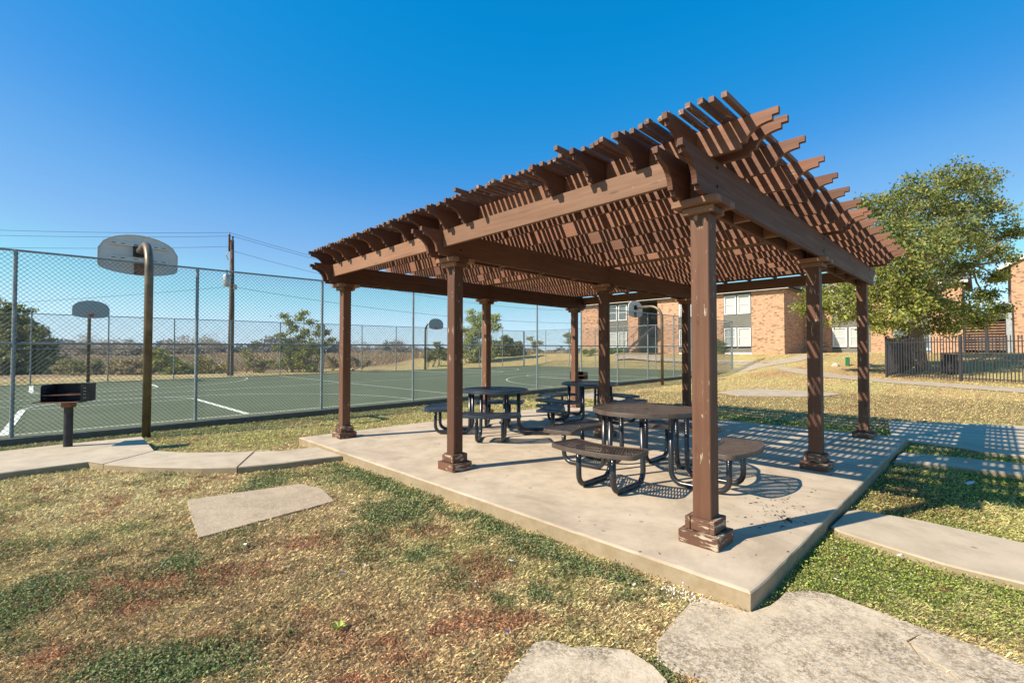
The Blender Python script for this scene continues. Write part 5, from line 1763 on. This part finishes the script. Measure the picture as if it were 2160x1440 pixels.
def tall_field():
    n = 130000
    d = 40 * (150 / 40) ** rng.uniform(0, 1, n)
    u = rng.uniform(-1.2, .12, n)
    x = CAMP.x + d * _fw[0] + u * d * _rt[0]; y = CAMP.y + d * _fw[1] + u * d * _rt[1]
    a, b = -x, y
    n3 = fbm(a, b, .35, 3, 21)
    edge = 38.5 + .30 * np.clip(b, 0, 30) + 2.5 * (n3 - .5)
    keep = (a > edge + 3.0) & (b < 66)
    a, b, d = a[keep], b[keep], d[keep]; n = len(a)
    H = rng.uniform(.3, .75, n) * (.6 + .8 * fbm(a, b, .12, 3, 8)); W = .035 * d / 50
    th = rng.uniform(0, 2 * math.pi, n)
    P0 = np.stack([-a, b, terr(a, b) - .05], -1)
    S_ = np.stack([np.cos(th), np.sin(th), np.zeros(n)], -1) * W[:, None]
    T = P0 + np.stack([rng.normal(0, .22, n), rng.normal(0, .22, n), H], -1)
    v = np.stack([P0 - S_, P0 + S_, T + S_ * .5, T - S_ * .5], 1).reshape(-1, 3)
    f = np.arange(n * 4).reshape(n, 4)
    col = palette(n, [(.56, .40, .25), (.47, .33, .20), (.62, .47, .31), (.36, .26, .16), (.30, .26, .13)], .2)
    o = new_obj('dry_field_grass', fast_mesh('dry_field_grass', v, f, M['blade'], np.repeat(col, 4, axis=0)))
    tag(o, 'tall tawny dead grass of the open field beyond the court', 'field grass', kind='stuff')
tall_field()

# ---------------------------------------------------------------- small things lying about
def flakes():
    r2 = random.Random(9)
    mb = MB()
    def flake(a, b, z, s):
        t = r2.uniform(0, 6.28); c, sn = math.cos(t), math.sin(t)
        pts = [(-s, 0, .001), (-.2 * s, .35 * s, .006), (s, 0, .002 + .3 * s), (-.1 * s, -.35 * s, .003)]
        mb.add([(-a + x * c - y * sn, b + x * sn + y * c, z + h + .001) for x, y, h in pts], [(0, 1, 2), (0, 2, 3)])
    for k in range(95):
        flake(r2.gauss(-.13, .18), r2.gauss(1.15, .55), 0, r2.uniform(.008, .022))
    for k in range(120):
        flake(r2.uniform(-.4, 6), r2.uniform(-.4, 3.0), 0, r2.uniform(.004, .012))
    for k in range(26):
        flake(-.30 + r2.gauss(0, .05), .95 + r2.gauss(0, .06), 0, r2.uniform(.010, .026))
    o = mb.build('fallen_leaf_bits', M['leaf_dead'])
    tag(o, 'dark curled leaf bits scattered over the patio slab', 'leaf litter', kind='stuff')
flakes()
def litter(name, label, a, b, mat, s, z=None, group='scraps of litter on the lawn'):
    r2 = random.Random(int(abs(a * 100) + abs(b * 10)))
    z = float(terr(a, b)) + .022 if z is None else z
    pts = []
    n = 7
    for k in range(n):
        t = 2 * math.pi * k / n
        pts.append((math.cos(t) * s * r2.uniform(.6, 1.1), math.sin(t) * s * .5 * r2.uniform(.6, 1.1), r2.uniform(0, .008)))
    vs = pts + [(x, y, h + .004) for x, y, h in pts]
    fs = [tuple(range(n))[::-1], tuple(range(n, 2 * n))] + [(k, (k + 1) % n, n + (k + 1) % n, n + k) for k in range(n)]
    o = MB().add(vs, fs).build(name, mat)
    o.location = V(a, b, z); o.rotation_euler = (r2.uniform(-.2, .2), r2.uniform(-.2, .2), r2.uniform(0, 3))
    tag(o, label, 'litter', group)
litter('paper_scrap', 'white scrap in the grass below the brown slab', 2.62, -2.42, M['litter_white'], .028)
litter('paper_scrap', 'blue wrapper scrap in the left middle of the lawn', 1.62, -2.08, M['litter_blue'], .018)
litter('paper_scrap', 'tiny blue scrap near the bottom slab', .33, -1.75, M['litter_blue'], .014)
litter('paper_scrap', 'pale scrap under the patio edge by the rust weeds', .95, -1.12, M['litter_white'], .020)
litter('paper_scrap', 'white scrap in the green strip near the patio corner', .13, -.80, M['litter_white'], .016)
litter('paper_scrap', 'white scrap right of the rust red patch in the middle', .88, -1.52, M['litter_white'], .017)
litter('paper_scrap', 'red and white wrapper beside the near table legs', 1.02, .98, M['litter_red'], .025, .004)
litter('paper_scrap', 'white scrap on clover beside the right walk', -1.02, .97, M['litter_white'], .03, -.085)
litter('paper_scrap', 'long white stick of litter in the shaded grass on the right', -1.32, 4.1, M['litter_white'], .09)
litter('paper_scrap', 'white bit on clover near the old slab', -.78, .22, M['litter_white'], .018)
litter('stone_chip', 'round grey stone in the lawn left of the blue wrapper', 1.62, -1.92, M['stone'], .022)
def flowers():
    mb = MB(); r2 = random.Random(2)
    for k in range(60):
        a = -.14 + r2.gauss(0, .07); b = -.70 + r2.gauss(0, .05)
        z = float(terr(a, b)) + r2.uniform(.02, .05)
        s = r2.uniform(.003, .006)
        mb.tube([(-a, b, z - s), (-a, b, z), (-a, b, z + s)], [s * .5, s, s * .4], 5)
    for k in range(9):
        a = r2.uniform(-1.5, -.6); b = r2.uniform(.1, .95)
        z = float(terr(a, b)) + .03; s = .004
        mb.tube([(-a, b, z - s), (-a, b, z), (-a, b, z + s)], [s * .5, s, s * .4], 5)
    o = mb.build('white_clover_flowers', M['litter_white'])
    tag(o, 'tiny white flowers clustered by the near patio corner', 'flowers', kind='stuff')
flowers()
def seedling():
    a, b = 1.02, -2.38
    root = empty('weed_plant', V(a, b, float(terr(a, b))))
    tag(root, 'single yellow green weed rosette in the dry foreground grass', 'weed')
    mb = MB()
    for k in range(9):
        t = k * 2.4; c, s = math.cos(t), math.sin(t); L = .035 + .01 * (k % 3)
        mb.add([(0, 0, .01), (c * L * .5 - s * .009, s * L * .5 + c * .009, .035), (c * L, s * L, .045), (c * L * .5 + s * .009, s * L * .5 - c * .009, .035)], [(0, 1, 2), (0, 2, 3)])
    mb.build('leaves', plain('weed_green', (.42, .50, .10), .6), root)
seedling()
